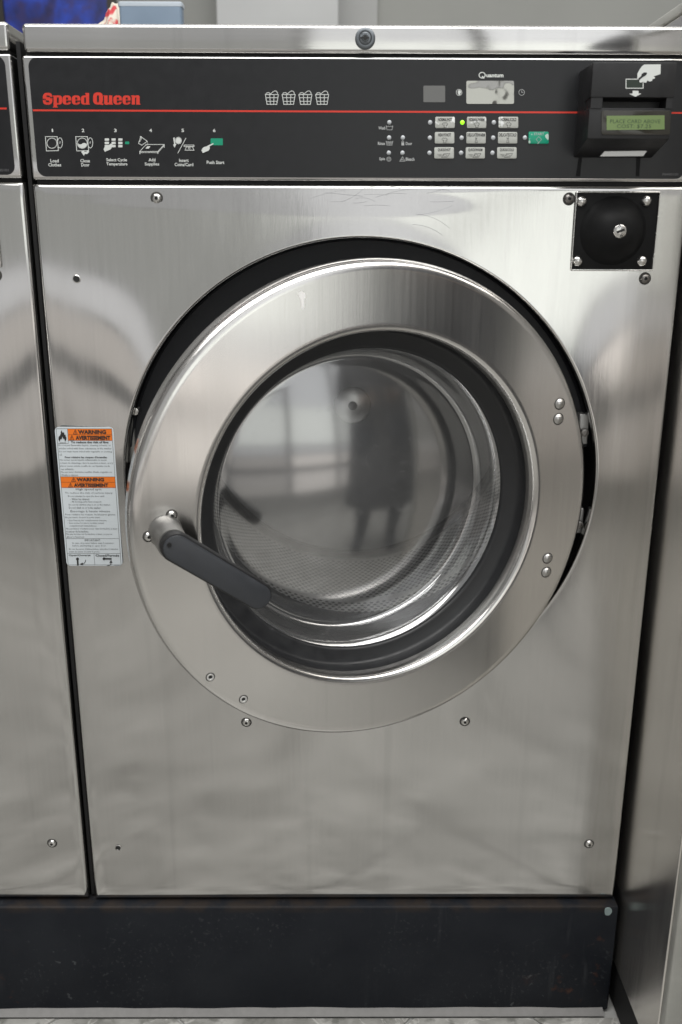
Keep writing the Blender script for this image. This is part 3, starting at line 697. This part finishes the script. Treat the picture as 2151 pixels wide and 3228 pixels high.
rd = mk('card_reader', me)
link('side_cheek', box(xl+.0008, xl+.0115, RY+.0009, RY+.019, zs1-.0005, zs0+.0005, BLACKP), rd)
link('side_cheek', box(xr-.0065, xr-.0008, RY+.0009, RY+.019, zs1-.0005, zs0+.0005, BLACKP), rd)
pts = [f(u, v, RY+.0008) for u, v in rr(642, 722, 1432, 1000, 28, 5)]
link('display_bezel', extrude_poly([(p.x, p.z) for p in pts], RY+.0006, RY+.0025, GLOSSB, .0002), rd)
pts = [f(u, v, RY+.0002) for u, v in ((702, 782), (1366, 776), (1366, 938), (702, 946))]
link('display_screen', extrude_poly([(p.x, p.z) for p in pts], RY+.0002, RY+.001, LCD), rd)
p_ = Print(cD, RY+.00016); p_.text('PLACE CARD ABOVE', 742, 824, 1318, 868, .005, 2, 1.05); p_.text('COST: $7.25', 818, 880, 1212, 930, .005, 2, 1.05); p_.build('display_lettering', LCDINK, rd, Z0)
p_ = Print(cD, RY-.00006)
p_.line([(924, 362), (1120, 362), (1120, 466), (924, 466)], 9, True)
p_.poly([(1000, 494), (1068, 496), (1068, 526), (1102, 528), (1032, 564), (960, 530), (1000, 526)])
p_.build('card_pictogram', WHITEP, rd, Z0)
p_ = Print(cD, RY-.00030)
p_.poly([(1054, 364), (1054, 300), (1080, 250), (1108, 212), (1134, 194), (1322, 192), (1320, 304), (1240, 330), (1256, 342), (1250, 358), (1228, 360), (1222, 384), (1194, 388), (1166, 378), (1158, 400), (1140, 404), (1122, 392), (1092, 404), (1076, 390), (1078, 372), (1100, 350), (1120, 330)])
p_.build('hand_pictogram', WHITEP, rd, Z0)
p_ = Print(cD, RY-.00050); p_.poly([(1066, 352), (1096, 330), (1104, 302), (1128, 286), (1158, 284), (1166, 298), (1152, 318), (1118, 338), (1090, 358), (1080, 372), (1070, 366)]); p_.build('hand_gap', BLACKP, rd, Z0)
p_ = Print(cD, RY-.00006); p_.poly([(932, 370), (1056, 370), (1080, 404), (1112, 404), (1112, 458), (932, 458)]); p_.build('card_window', simple('dark_green_print', (.012, .022, .014), .4), rd, Z0)
# sticker on the sloping underside
nB = Vector((0, (zb-zbb), -(yb-RY-.0015))).normalized(); 
if nB.z > 0: nB = -nB
def under(u, v, off):
    o = CAM; d = ray(1720+u/3.638, 150+v/3.638); p0 = Vector((0, RY+.0015, zb))+nB*off; return o + d*((p0-o).dot(nB)/d.dot(nB))
q = [under(u, v, .0004) for u, v in ((626, 1248), (678, 1190), (1166, 1184), (1122, 1244))]
stk = link('serial_sticker', mesh(q, [[0, 1, 2, 3]], simple('dull_sticker', (.2, .2, .195), .5)), rd)
vs_, fs_ = [], []
for k in range(3):
    y0 = 1200+k*13
    a_ = [under(u, v, .0006) for u, v in ((672-k*12, y0+8), (680-k*12, y0), (1130-k*12-(60 if k == 0 else 0), y0-1), (1122-k*12-(60 if k == 0 else 0), y0+7))]
    i = len(vs_); vs_ += a_; fs_.append([i, i+1, i+2, i+3])
link('sticker_print', mesh(vs_, fs_, simple('faint_ink', (.10, .10, .09), .6)), rd)

# lock plate at the upper right of the front
LP = crop(1750, 0, 2.6135)
q = [LP(u, v, 0) for u, v in ((165, 1575), (868, 1575), (805, 2235), (125, 2230))]
lx0 = (q[0].x+q[3].x)/2; lx1 = (q[1].x+q[2].x)/2; lz0 = (q[2].z+q[3].z)/2; lz1 = (q[0].z+q[1].z)/2
pl = mk('lock_plate', box(lx0+.0016, lx1-.0016, -.0016, .004, lz0+.0016, lz1-.0016, PLATE, .0005, 2))
fr_ = []
bm = bmesh.new()
o1 = rr(lx0, lz0, lx1, lz1, .0022, 3); i1 = rr(lx0+.0014, lz0+.0014, lx1-.0014, lz1-.0014, .0012, 3); N_ = len(o1)
vv_ = [(x, -.0012, z) for x, z in o1]+[(x, -.0034, z) for x, z in [((a[0]+b[0])/2, (a[1]+b[1])/2) for a, b in zip(o1, i1)]]+[(x, -.0030, z) for x, z in i1]+[(x, .001, z) for x, z in i1]
fs_ = []
for r_ in range(3):
    for k in range(N_): fs_.append([r_*N_+k, r_*N_+(k+1) % N_, (r_+1)*N_+(k+1) % N_, (r_+1)*N_+k])
bm.free()
link('plate_rim', mesh(vv_, fs_, BRIGHT, True), pl)
dc = LP(475, 1902, -.001)
link('lock_dome', revolve([(.0, -.026), (.008, -.0258), (.012, -.0247), (.017, -.0218), (.0225, -.0165), (.0275, -.0095), (.031, -.0035), (.0335, -.0016), (.034, .0)], PLATE, 48, (dc.x, dc.z)), pl)
dl = LP(537, 1905, -.027)
p_ = Print(LP, -.0278)
lkc = link('lock_cylinder', revolve([(0, -.0274), (.0060, -.0274), (.0066, -.0268), (.0068, -.0240)], BRIGHT, 32, (dl.x, dl.z)), pl)
p_ = Print(LP, -.0276, .00003); p_.poly([(505, 1905), (572, 1882), (576, 1900), (512, 1924)]); p_.ring(532, 1862, 9, 9, 4, 12); p_.ring(552, 1948, 9, 9, 4, 12)
p_.build('keyway', PITM, pl, Z0)
for u, v in ((222, 1660), (755, 1655), (190, 2150), (718, 2150)):
    c = LP(u, v, -.003); link('bolt', revolve([(0, -.0058), (.0025, -.0055), (.0044, -.0042), (.0054, -.0022), (.0056, -.0014)], BRIGHT, 20, (c.x, c.z)), pl)

# screws
def screw_mesh(r, m, sock=.34, h=.0028, n=22):
    return revolve([(0, -h*.62), (r*sock, -h*.62), (r*sock, -h), (r*.62, -h*.93), (r*.88, -h*.5), (r*.97, -h*.1), (r*1.22, -.00025), (r*1.3, .0003)], None, n, mats=[m, PITM, DARKRING], fmi=[1, 1, 0, 0, 0, 2, 2])
sm1 = screw_mesh(.0050, BRIGHT); sm2 = screw_mesh(.0050, DARKST)
def at1568(u, v, y=0.): return P(u*1.37181, v*1.37181, y)
for (u, v, sm) in ((361, 456, sm1), (1308, 457, sm2), (1482, 640, sm2), (567, 1658, sm1), (1068, 1656, sm1), (1354, 1939, sm1)):
    c = at1568(u, v); c.y = bulge(c.x, c.z)-.0001; link('screw', sm, wm, c-MB)
hm = revolve([(0, -.0003), (.0031, -.0003), (.0033, -.0007), (.0042, -.0002)], None, 20, mats=[PITM, BRIGHT], fmi=[0, 1, 1])
for u, v in ((178, 641), (272, 1948)):
    c = at1568(u, v); c.y = bulge(c.x, c.z)-.0002; link('screw_hole', hm, wm, c-MB)

# hairline scratches above the opening and a dried drip on the door ring
def on_panel(u, v, y):
    p = P(u, v, 0.); return Vector((p.x, bulge(p.x, p.z)-.00015+y, p.z))
scr = Print(on_panel, 0., .000002); rs = random.Random(3)
for (cx, cy, n_) in ((1180, 612, 5), (1330, 618, 3), (1290, 690, 3), (1000, 615, 3), (1100, 655, 3)):
    for q_ in range(n_):
        x0 = cx+rs.uniform(-60, 60); y0 = cy+rs.uniform(-22, 22); ln = rs.uniform(40, 130); an = rs.uniform(-.35, .1); cu_ = rs.uniform(-.9, .9)
        pts = []; 
        for t in range(9): pts.append((x0, y0)); x0 += ln/8*math.cos(an); y0 += ln/8*math.sin(an); an += cu_/8
        scr.cut(); scr.line(pts, rs.uniform(.5, .9))
for o_3 in [scr.build('scratch', simple('scratch_grey', (.26, .26, .27), .4, .6), wm, MB)]: pass
# warning label
cE = crop(160, 1320, 4.9036)
def lab(u, v): return cE(u, v, -.0005)
qs = [lab(90, 112), lab(988, 112), lab(1130, 2248), lab(266, 2248)]
sx0 = (qs[0].x+qs[3].x)/2; sx1 = (qs[1].x+qs[2].x)/2; sz0 = (qs[2].z+qs[3].z)/2; sz1 = (qs[0].z+qs[1].z)/2
BY = min(bulge(x, z) for x in (sx0, sx1) for z in (sz0, (sz0+sz1)/2, sz1))
BY = BY-.0004
lb = mk('warning_label', extrude_poly(rr(sx0, sz0, sx1, sz1, .0045, 4), BY, BY+.0006, LABELW))
# label-space: crop pixel -> flat rectangle
def LBM(u, v, y):
    t = (v-112)/(2248-112); l = 90+(266-90)*t; r = 988+(1130-988)*t; s = (u-l)/(r-l)
    return Vector((sx0+s*(sx1-sx0), y, sz1+(sz0-sz1)*t))
o_ = Print(LBM, BY-.00003)
def lrow(y): t = (y-112)/2136; return 90+176*t+24, 988+142*t-24
for a_, b2, x_ in ((140, 224, 1), (228, 312, 1), (857, 936, 0), (940, 1022, 0)):
    l1, r1 = lrow(a_); l2, r2 = lrow(b2); o_.cut(); o_.poly([(290 if x_ else l1, a_), (r1, a_), (r2, b2), (298 if x_ else l2, b2)])
o_.build('orange_band', ORANGE, lb, Z0)
k_ = Print(LBM, BY-.0001, .000008); s_ = Print(LBM, BY-.0001, .000008)
for y in (138, 2232):
    l, r = lrow(y); k_.line([(l, y), (r, y)], 5)
l, r = lrow(138); l2, r2 = lrow(2232); k_.line([(l, 138), (l2, 2232)], 5); k_.line([(r, 138), (r2, 2232)], 5)
for y in (222+4, 312): k_.line([(296, y), (974, y)], 4)
for y in (855, 938, 1022, 1812, 2048):
    l, r = lrow(y); k_.line([(l, y), (r, y)], 4)
k_.line([(288, 138), (300, 356), (140, 356)], 4); k_.line([(686, 2048), (700, 2232)], 4)
for y0, y1, x, tx in ((150, 216, (378, 440), ('WARNING', 450, 880)), (236, 302, (322, 388), ('AVERTISSEMENT', 412, 946)), (866, 925, (346, 410), ('WARNING', 422, 846)), (950, 1010, (300, 360), ('AVERTISSEMENT', 382, 910))):
    k_.cut(); k_.line([(x[0], y1), ((x[0]+x[1])/2, y0), (x[1], y1)], 6, True); k_.line([((x[0]+x[1])/2, y0+22), ((x[0]+x[1])/2, y1-12)], 8)
    k_.text(tx[0], tx[1], y0+4, tx[2], y1, .05)
# flame emblem
k_.cut()
k_.poly([(168, 330), (150, 296), (152, 262), (166, 238), (170, 252), (178, 226), (188, 212), (186, 186), (200, 158), (208, 186), (222, 198), (232, 184), (240, 206), (244, 230), (262, 224), (258, 244), (272, 266), (270, 300), (252, 330), (246, 306), (236, 280), (228, 292), (214, 262), (204, 254), (206, 276), (192, 298), (184, 288), (174, 304)])
k_.poly([(172, 344), (264, 342), (264, 348), (172, 350)])
k_.text('To reduce the risk of fire:', 340, 320, 920, 352, .03)
k_.text('Pour réduire les risques d\'incendie:', 246, 546, 894, 582, .025)
small = [('Do not put flammable liquids, cleaning solvents, or', 150, 952, 386), ('articles soiled with these substances, in the washer.', 152, 968, 431), ('Do not wash items soiled with vegetable or cooking', 156, 966, 479), ('oil.', 162, 205, 522),
 ('Ne verser aucun liquide inflammable ni aucun', 168, 886, 605), ("solvant de détachage dans la machine à laver, et n'y", 172, 984, 650), ('placer aucun article souillé de ces liquides ou de', 176, 936, 695), ('ces solvants.', 180, 384, 739), ("Ne pas laver d'articles souillés d'huile végétale ou", 184, 964, 786), ("d'huile à cuisson.", 188, 452, 828),
 ('High speed spin', 412, 802, 1050), ('To reduce the risk of serious injury:', 246, 980, 1104), ('Do not attempt to open the door until:', 290, 852, 1154), ('- Water has drained.', 328, 622, 1196), ('- All moving parts have stopped.', 324, 806, 1240), ('Do not let children play in or on the washer.', 302, 944, 1286), ('Do not climb on or in the washer.', 304, 796, 1330),
 ('Essorage à haute vitesse', 328, 936, 1388), ('Pour réduire les risques de blesures graves:', 248, 1024, 1438), ("Ne pas tenter d'ouvrir la porte avant :", 244, 794, 1482), ("- Que l'eau ait été complètement évacuée.", 276, 888, 1528), ('- Que toutes les pièces mobiles soient', 280, 840, 1570), ('complètement immobilisées.', 310, 734, 1614), ("Ne pas laisser d'enfants jouer dans la machine à laver", 258, 1050, 1658), ('ni autour de la machine.', 260, 608, 1700), ('Ne pas monter sur la machine à laver, ne pas se', 264, 968, 1744), ("glisser à l'intérieur.", 268, 546, 1788),
 ('IMPORTANT:', 546, 788, 1838), ('In case of power failure wait 2 minutes', 356, 988, 1886), ('before attempting to open door.', 358, 876, 1928), ("En cas de panne d'alimentation, attendre 2 minutes", 304, 1056, 1980), ('avant de tenter d\'ouvrir la porte.', 306, 776, 2022)]
for t, x0, x1, yc in small:
    big = t.startswith(('High', 'Essor')); hh = 20 if big else 16
    s_.text(t, x0, yc-hh, x1, yc+hh, .0, 1)
k_.text('Open/Ouverte', 298, 2062, 634, 2098, .02); k_.text('Closed/Fermée', 712, 2062, 1076, 2098, .02)
k_.cut(); k_.ell(433, 2136, 23, 23, 14); k_.line([(434, 2140), (440, 2242)], 26); k_.line([(558, 2150), (556, 2180), (530, 2212), (500, 2218)], 9); k_.poly([(468, 2218), (514, 2194), (516, 2236)])
k_.cut(); k_.ell(842, 2132, 22, 22, 14); k_.line([(846, 2132), (960, 2134)], 24); k_.line([(888, 2244), (922, 2242), (946, 2220), (952, 2190)], 9); k_.poly([(950, 2150), (974, 2198), (924, 2196)])
s_.text('F8031801', 994, 2234, 1086, 2246, .0, 1)
k_.build('label_print', INK, lb, Z0); s_.build('small_label_print', INKG, lb, Z0)

# ------------------------------------------------------------------ opening, tub and drum
mk('door_surround', revolve([(HR-.0005, .012), (HR-.002, .022), (.20, .026), (.20, .05)], MATTB, 96, (HX, HZ), a0=math.radians(8), a1=math.radians(172)))
mk('tub_front', revolve([(HR+.004, .017), (HR+.004, .070), (.205, .072), (.198, .075), (.198, .083), (.265, .084)], VOID, 96, (HX, HZ)))
mk('tub_gasket', revolve([(.205, .0615), (.200, .050), (.190, .047), (.184, .055), (.186, .075), (.198, .08)], RUBBER, 96, (HX, HZ)))
DY0, DY1, DR = .085, .50, .262
drum = mk('drum', revolve([(.196, DY0), (.245, DY0+.002), (DR, DY0+.012), (DR, DY1)], DRUMS, 128, (HX, HZ)))
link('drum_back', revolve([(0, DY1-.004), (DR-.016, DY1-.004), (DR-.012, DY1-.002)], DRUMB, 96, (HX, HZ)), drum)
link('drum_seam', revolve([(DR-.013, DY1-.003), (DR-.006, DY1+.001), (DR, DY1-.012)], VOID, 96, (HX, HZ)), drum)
link('hub_cap', revolve([(0, DY1-.012), (.026, DY1-.012), (.029, DY1-.010), (.030, DY1-.003)], simple('hub_satin_steel', (.95, .94, .92), .30, 1.0), 48, (HX, HZ)), drum)
link('hub_bolt', revolve([(0, DY1-.017), (.005, DY1-.017), (.007, DY1-.015), (.0075, DY1-.0115)], DARKST, 16, (HX, HZ)), drum)
# perforations: small dark dimples over the drum wall
hv, hf = [], []; rp_ = .0095; rows_n = int((DY1-DY0-.05)/(rp_*.87)); ncirc = int(2*PI*DR/rp_)
for j in range(rows_n):
    if j in (rows_n//2, rows_n//2+1): continue
    y = DY0+.03+j*rp_*.87
    for k in range(ncirc):
        t = 2*PI*(k+(.5 if j % 2 else 0))/ncirc; rr_ = DR-.0004; i = len(hv)
        for q_ in range(6):
            aa = q_*PI/3; ds = .0030*math.cos(aa); dy = .0030*math.sin(aa); tt = t+ds/rr_
            hv.append((HX+rr_*math.cos(tt), y+dy, HZ+rr_*math.sin(tt)))
        hf.append(list(range(i, i+6)))
ph = link('perforations', mesh(hv, hf, simple('hole_dark', (.012, .012, .012), .7)), drum); ph['kind'] = 'stuff'
# ------------------------------------------------------------------ door (local frame: x right, y into the machine, z up)
dr = link('door', revolve([(.1800, .040), (.1800, .012), (.1803, .0048), (.1822, .0014), (.1858, 0), (.1890, .0004), (.2368, .0004), (.2412, .0009), (.2446, .0030), (.2468, .0070), (.2478, .0125), (.2478, .026), (.244, .030), (.2, .038), (.1800, .040)], STEELD, 160), wm)
uvs(dr.data); dr.location = DC-MB; dr.rotation_euler = (0, 0, AL)
def dk(name, me, loc=(0, 0, 0)): return link(name, me, dr, loc)
dk('door_gasket', revolve([(.1799, .018), (.1792, .030), (.1760, .0335), (.1640, .0345), (.1620, .0355), (.1610, .0375), (.1612, .0400), (.1640, .0415), (.1650, .0430), (.1640, .0445), (.1670, .047), (.178, .060), (.179, .045)], RUBBER, 128))
dk('door_glass', revolve([(.1638, .0440), (.1605, .0470), (.1580, .0530), (.1560, .0610), (.1545, .0690), (.1525, .0745), (.1500, .0772), (.1475, .0778)] + [(r, .0775-(math.sqrt(.44**2-r*r)-math.sqrt(.44**2-.1455**2))) for r in (.1455, .14, .13, .115, .10, .08, .06, .04, .02, 0)], GLASS, 128))
# handle
hb = D(522, 1676, .0)
hub_c = hb
dk('handle_hub', revolve([(.0, .0), (.0158, 0), (.0158, -.0016), (.0148, -.003), (.0140, -.040), (.0, -.040)], simple('satin_hub_metal', (.30, .295, .285), .34, .9, noise=.06, nscale=80), 48, (hub_c.x, hub_c.z)))
h0 = D(400+410/2.613, 1550+466/2.613, -.050); h1 = D(400+1085/2.613, 1550+862/2.613, -.050)
pts = []; dv = Vector((h1.x-h0.x, h1.z-h0.z)); a0 = math.atan2(dv.y, dv.x)
for k in range(17): t = a0+PI/2+PI*k/16; pts.append((h0.x+.0135*math.cos(t), h0.z+.0135*math.sin(t)))
for k in range(17): t = a0-PI/2+PI*k/16; pts.append((h1.x+.0128*math.cos(t), h1.z+.0128*math.sin(t)))
dk('handle_lever', extrude_poly(pts, -.0500, -.038, BLACKP, .0012))
cen = Vector(((h0.x+h1.x)/2, (h0.z+h1.z)/2)); pts2 = []
for k in range(17): t = a0+PI/2+PI*k/16; pts2.append((h0.x+.0118*math.cos(t), h0.z+.0118*math.sin(t)))
for k in range(17): t = a0-PI/2+PI*k/16; pts2.append((h1.x+.0115*math.cos(t), h1.z+.0115*math.sin(t)))
dk('handle_cover', extrude_poly(pts2, -.0516, -.0495, HANDLE, .0008))
pd = D(400+350/2.613, 1550+438/2.613, -.0513); dk('handle_pin', revolve([(0, -.0518), (.0012, -.0518), (.0013, -.0523), (.0021, -.0523), (.0023, -.0514)], BLACKP, 14, (pd.x, pd.z)))
def at_door(u, v, y=0.): return D(u*1.37181, v*1.37181, y)
sp_ = screw_mesh(.0044, BRIGHT, .36, .0026)
for u, v in ((395, 1184), (342, 1233)):
    c = at_door(u, v); s2 = dk('screw', sp_, (c.x, .0003, c.z))
cs = revolve([(0, -.0003), (.0019, -.0003), (.0021, -.0006), (.0038, -.0007), (.0042, -.0004), (.0050, .0003)], None, 20, mats=[PITM, simple('polished_rivet', (.80, .80, .79), .3, .8), DARKRING], fmi=[0, 1, 1, 2, 2])
for u, v in ((484, 1556), (560, 1607)): c = at_door(u, v); dk('countersunk_screw', cs, (c.x, .0003, c.z))
rv = revolve([(0, -.0036), (.0025, -.0031), (.0045, -.0018), (.0054, -.0004), (.0063, -.0002), (.0067, .0004)], None, 24, mats=[simple('dull_rivet', (.48, .47, .455), .3, 1.0), DARKRING], fmi=[0, 0, 0, 1, 1])
for u, v in ((1287, 928), (1284, 963), (1259, 1283), (1256, 1315)): c = at_door(u, v); dk('rivet', rv, (c.x, .0003, c.z))
p_ = Print(lambda u, v, y: D(600+u/1.4255, 1000+v/1.4255, y), .0345); p_.text('F8111302', 322, 1400, 374, 1426, .0, 1); p_.build('gasket_number', DIMP, dr, Z0)
dm = Print(lambda u, v, y: D(400+u/2.613, 740+v/2.613, y), .0002); dm.poly([(1408, 484), (1440, 462), (1470, 484), (1472, 520), (1462, 530), (1460, 600), (1450, 612), (1440, 606), (1438, 540), (1422, 508)]); dm.build('dried_drip', simple('white_residue', (.9, .89, .87), .8), dr, Z0)
# hinge brackets at the right of the opening
for (u, v, h_) in ((1340, 985, .034), (1328, 1195, .030)):
    c = at1568(u, v, .014)
    hg = mk('hinge_bracket', box(c.x-.006, c.x+.0055, .010, .024, c.z-h_/2, c.z+h_/2, simple('hinge_steel', (.34, .34, .335), .4, .8, noise=.1, nscale=60), .002))
    link('hinge_bolt', revolve([(0, .006), (.0025, .006), (.0027, .004), (.0042, .0045), (.0048, .0105)], DARKST, 18, (c.x, c.z-.003)), hg)
# latch at the left of the opening
c = at1568(303, 1035, .02)
lt = mk('latch_plate', box(c.x-.006, c.x+.005, .018, .03, c.z-.014, c.z+.075, simple('latch_steel', (.34, .34, .33), .35, .9), .0015))
link('latch_bolt', revolve([(0, .011), (.004, .012), (.0055, .018)], BRIGHT, 16, (c.x+.008, c.z+.045)), lt)
link('latch_bolt', revolve([(0, .010), (.005, .011), (.0065, .018)], BRIGHT, 16, (c.x+.009, c.z-.016)), lt)

# ------------------------------------------------------------------ neighbouring machine: copy with all its parts
def copy_tree(o, parent=None):
    c = o.copy(); col.objects.link(c); c.parent = parent
    for ch in list(o.children): copy_tree(ch, c)
    return c
nb = copy_tree(wm); nb.location = MB+Vector((-PITCHX, 0, .0015))
nb['label'] = 'stainless steel washer cut off by the narrow dark gap beside the warning label'
for ch in list(nb.children):
    if ch.name.split('.')[0] == 'door': ch.rotation_euler = (0, 0, 0); ch.location = Vector((HX, -.03, HZ))-MB
mk_gap = link('gap_shade_strip', box(-.3362, -.3322, .009, .68, 0, .985, VOID), None)  # dark strip stands in for the shade between the machines
tag(mk_gap, 'dark strip standing in for shade in the gap between the two washers', 'shade strip')

# ------------------------------------------------------------------ deeper steel cabinet at the right
cb = thing('steel_cabinet', 'steel cabinet side standing proud of the washer with pale front trim', 'cabinet', (.72, .2, FZ))
XS = .3385; YF = -.155; cz = -FZ
co = Vector((.72, .2, FZ))
def ck(name, me): return link(name, me, cb, -co)
ck('side_panel', box(XS, XS+.75, YF+.004, .70, -.100, 1.031, steel('cabinet_steel', (.80, .775, .74), .18, scratch=.5), .002))
for o_2 in cb.children: uvs(o_2.data)
ck('front_trim', box(XS+.0005, XS+.022, YF-.012, YF+.003, -.150, 1.031, TRIMW, .003))
ck('front_panel', box(XS+.022, XS+.745, YF-.008, YF+.003, -.105, 1.030, STEEL, .003))
ck('top_edge', box(XS-.002, XS+.752, YF-.01, .702, 1.032, 1.042, TRIMW, .002))
ck('base', box(XS+.004, XS+.74, YF+.004, .69, FZ, -.1005, VOID))

# ------------------------------------------------------------------ things on top of the machines
YB = .45
a, b_ = P(373, 8, YB), P(572, 8, YB); zt_ = P(480, 7, YB).z
bn = thing('plastic_tray', 'pale blue plastic tray standing upright on top of the washer', 'tray', ((a.x+b_.x)/2, YB+.012, CZ1))
bw = (b_.x-a.x)/2; bh = zt_-CZ1
bmx = bmesh.new()
def loop(hx, hy, z): return [bmx.verts.new((x, y, z)) for x, y in rr(-hx, -hy, hx, hy, .005, 3)]
Ls = [loop(bw, .012, 0), loop(bw, .012, bh), loop(bw-.002, .010, bh), loop(bw-.002, .010, .004)]
for i in range(3):
    for k in range(len(Ls[0])): bmx.faces.new([Ls[i][k], Ls[i][(k+1) % len(Ls[0])], Ls[i+1][(k+1) % len(Ls[0])], Ls[i+1][k]])
bmx.faces.new(Ls[0][::-1]); bmx.faces.new(Ls[3])
me = from_bm(bmx, BINM, True); me.set_sharp_from_angle(angle=math.radians(40)); link('tub', me, bn)
rim = [(bw*1.0+.0008, .0122, bh-.005), (bw+.0016, .0128, bh-.002), (bw+.0008, .0122, bh+.001)]
bmx = bmesh.new(); Ls = [loop(*r_) for r_ in rim]
for i in range(2):
    for k in range(len(Ls[0])): bmx.faces.new([Ls[i][k], Ls[i][(k+1) % len(Ls[0])], Ls[i+1][(k+1) % len(Ls[0])], Ls[i+1][k]])
link('rim', from_bm(bmx, simple('pale_rim', (.42, .47, .52), .3), True), bn)
# crumpled striped bag
cbg = P(346, 60, .52); topz = P(346, 18, .52).z
bmx = bmesh.new(); bmesh.ops.create_icosphere(bmx, subdivisions=5, radius=1)
hh = topz-CZ1
for v in bmx.verts:
    p = v.co.copy(); n_ = .10*math.sin(7*p.x+3*p.z)+.08*math.sin(11*p.y-5*p.z+1)+.05*math.sin(19*p.x+13*p.y)+.05*abs(math.sin(23*p.z+9*p.x))+.04*abs(math.sin(31*p.x-17*p.z))
    k = 1+n_; zz = max(-.55, p.z)
    tpz = 1-.45*max(0, zz)
    v.co = Vector((p.x*k*.042*tpz+.012*max(0, zz), p.y*k*.04*tpz, (zz+.55)/1.55*hh*(1+.15*n_)))
bag = link('striped_bag', from_bm(bmx, BAGM, True), None, (cbg.x, .52, CZ1)); tag(bag, 'crumpled red and cream bag beside the upright pale blue tray', 'bag')

# ------------------------------------------------------------------ a bystander at the right, mirrored in the door glass
def person():
    vs = {'pel': (0, 0, .92, .21), 'spine': (0, .0, 1.12, .19), 'chest': (0, .0, 1.34, .20), 'neck': (0, .0, 1.50, .06), 'head': (0, .04, 1.62, .095), 'crown': (0, .04, 1.70, .085),
          'shl': (-.19, .0, 1.42, .07), 'shr': (.19, .0, 1.42, .07), 'ell': (-.27, .06, 1.15, .05), 'elr': (.27, .06, 1.15, .05), 'wrl': (-.09, .24, 1.03, .034), 'wrr': (.09, .24, 1.03, .034),
          'hil': (-.10, 0, .80, .17), 'hir': (.10, 0, .80, .17), 'knl': (-.13, .03, .46, .085), 'knr': (.13, .03, .46, .085), 'anl': (-.13, -.01, .09, .045), 'anr': (.13, -.01, .09, .045), 'tol': (-.15, .15, .04, .04), 'tor': (.15, .15, .04, .04)}
    ed = [('pel', 'spine'), ('spine', 'chest'), ('chest', 'neck'), ('neck', 'head'), ('head', 'crown'), ('chest', 'shl'), ('chest', 'shr'), ('shl', 'ell'), ('shr', 'elr'), ('ell', 'wrl'), ('elr', 'wrr'), ('pel', 'hil'), ('pel', 'hir'), ('hil', 'knl'), ('hir', 'knr'), ('knl', 'anl'), ('knr', 'anr'), ('anl', 'tol'), ('anr', 'tor')]
    for s, sg in (('l', -1), ('r', 1)):
        base = vs['wr'+s]; vs['pa'+s] = (sg*.07, .31, 1.02, .026); ed.append(('wr'+s, 'pa'+s))
        for q in range(4):
            a = (sg*.062, .345, 1.045-.020*q, .0085); b2 = (sg*.036, .362, 1.045-.020*q, .0078); c2 = (sg*.016, .352, 1.045-.020*q, .007)
            for t, val in (('a', a), ('b', b2), ('c', c2)): vs[f'f{s}{q}{t}'] = val
            ed += [('pa'+s, f'f{s}{q}a'), (f'f{s}{q}a', f'f{s}{q}b'), (f'f{s}{q}b', f'f{s}{q}c')]
        vs['th'+s] = (sg*.045, .305, 1.062, .010); vs['tt'+s] = (sg*.02, .315, 1.07, .009); ed += [('pa'+s, 'th'+s), ('th'+s, 'tt'+s)]
    nm = list(vs); me = bpy.data.meshes.new('p'); me.from_pydata([vs[k][:3] for k in nm], [(nm.index(a), nm.index(b)) for a, b in ed], [])
    o = bpy.data.objects.new('p', me); col.objects.link(o)
    md = o.modifiers.new('s', 'SKIN'); o.modifiers.new('d', 'SUBSURF').levels = 1
    for i, k in enumerate(nm): me.skin_vertices[0].data[i].radius = (vs[k][3], vs[k][3]); me.skin_vertices[0].data[i].use_root = (k == 'pel')
    dg = bpy.context.evaluated_depsgraph_get(); dg.update()
    m2 = bpy.data.meshes.new_from_object(o.evaluated_get(dg)); bpy.data.objects.remove(o)
    m2.materials.clear()
    for x in (CLOTHD, JEANS, SKINM): m2.materials.append(x)
    for p in m2.polygons:
        z = p.center.z; p.use_smooth = True
        p.material_index = 1 if z < .90 else (2 if (z > 1.5 or p.center.y > .23) else 0)
    return m2
pm = person()
pe2 = link('person', pm, None, (.83, -.72, FZ), (0, 0, math.radians(44))); tag(pe2, 'person in dark clothes mirrored in the round door glass', 'person')

ct = revolve([(.20, 0), (.235, -.35), (.29, -.98), (.28, -.985), (.2, -.9)], CLOTHD, 28)
for v in ct.vertices: v.co = Vector((v.co.x, v.co.z*.62, 1.36+v.co.y))
link('coat', ct, pe2)
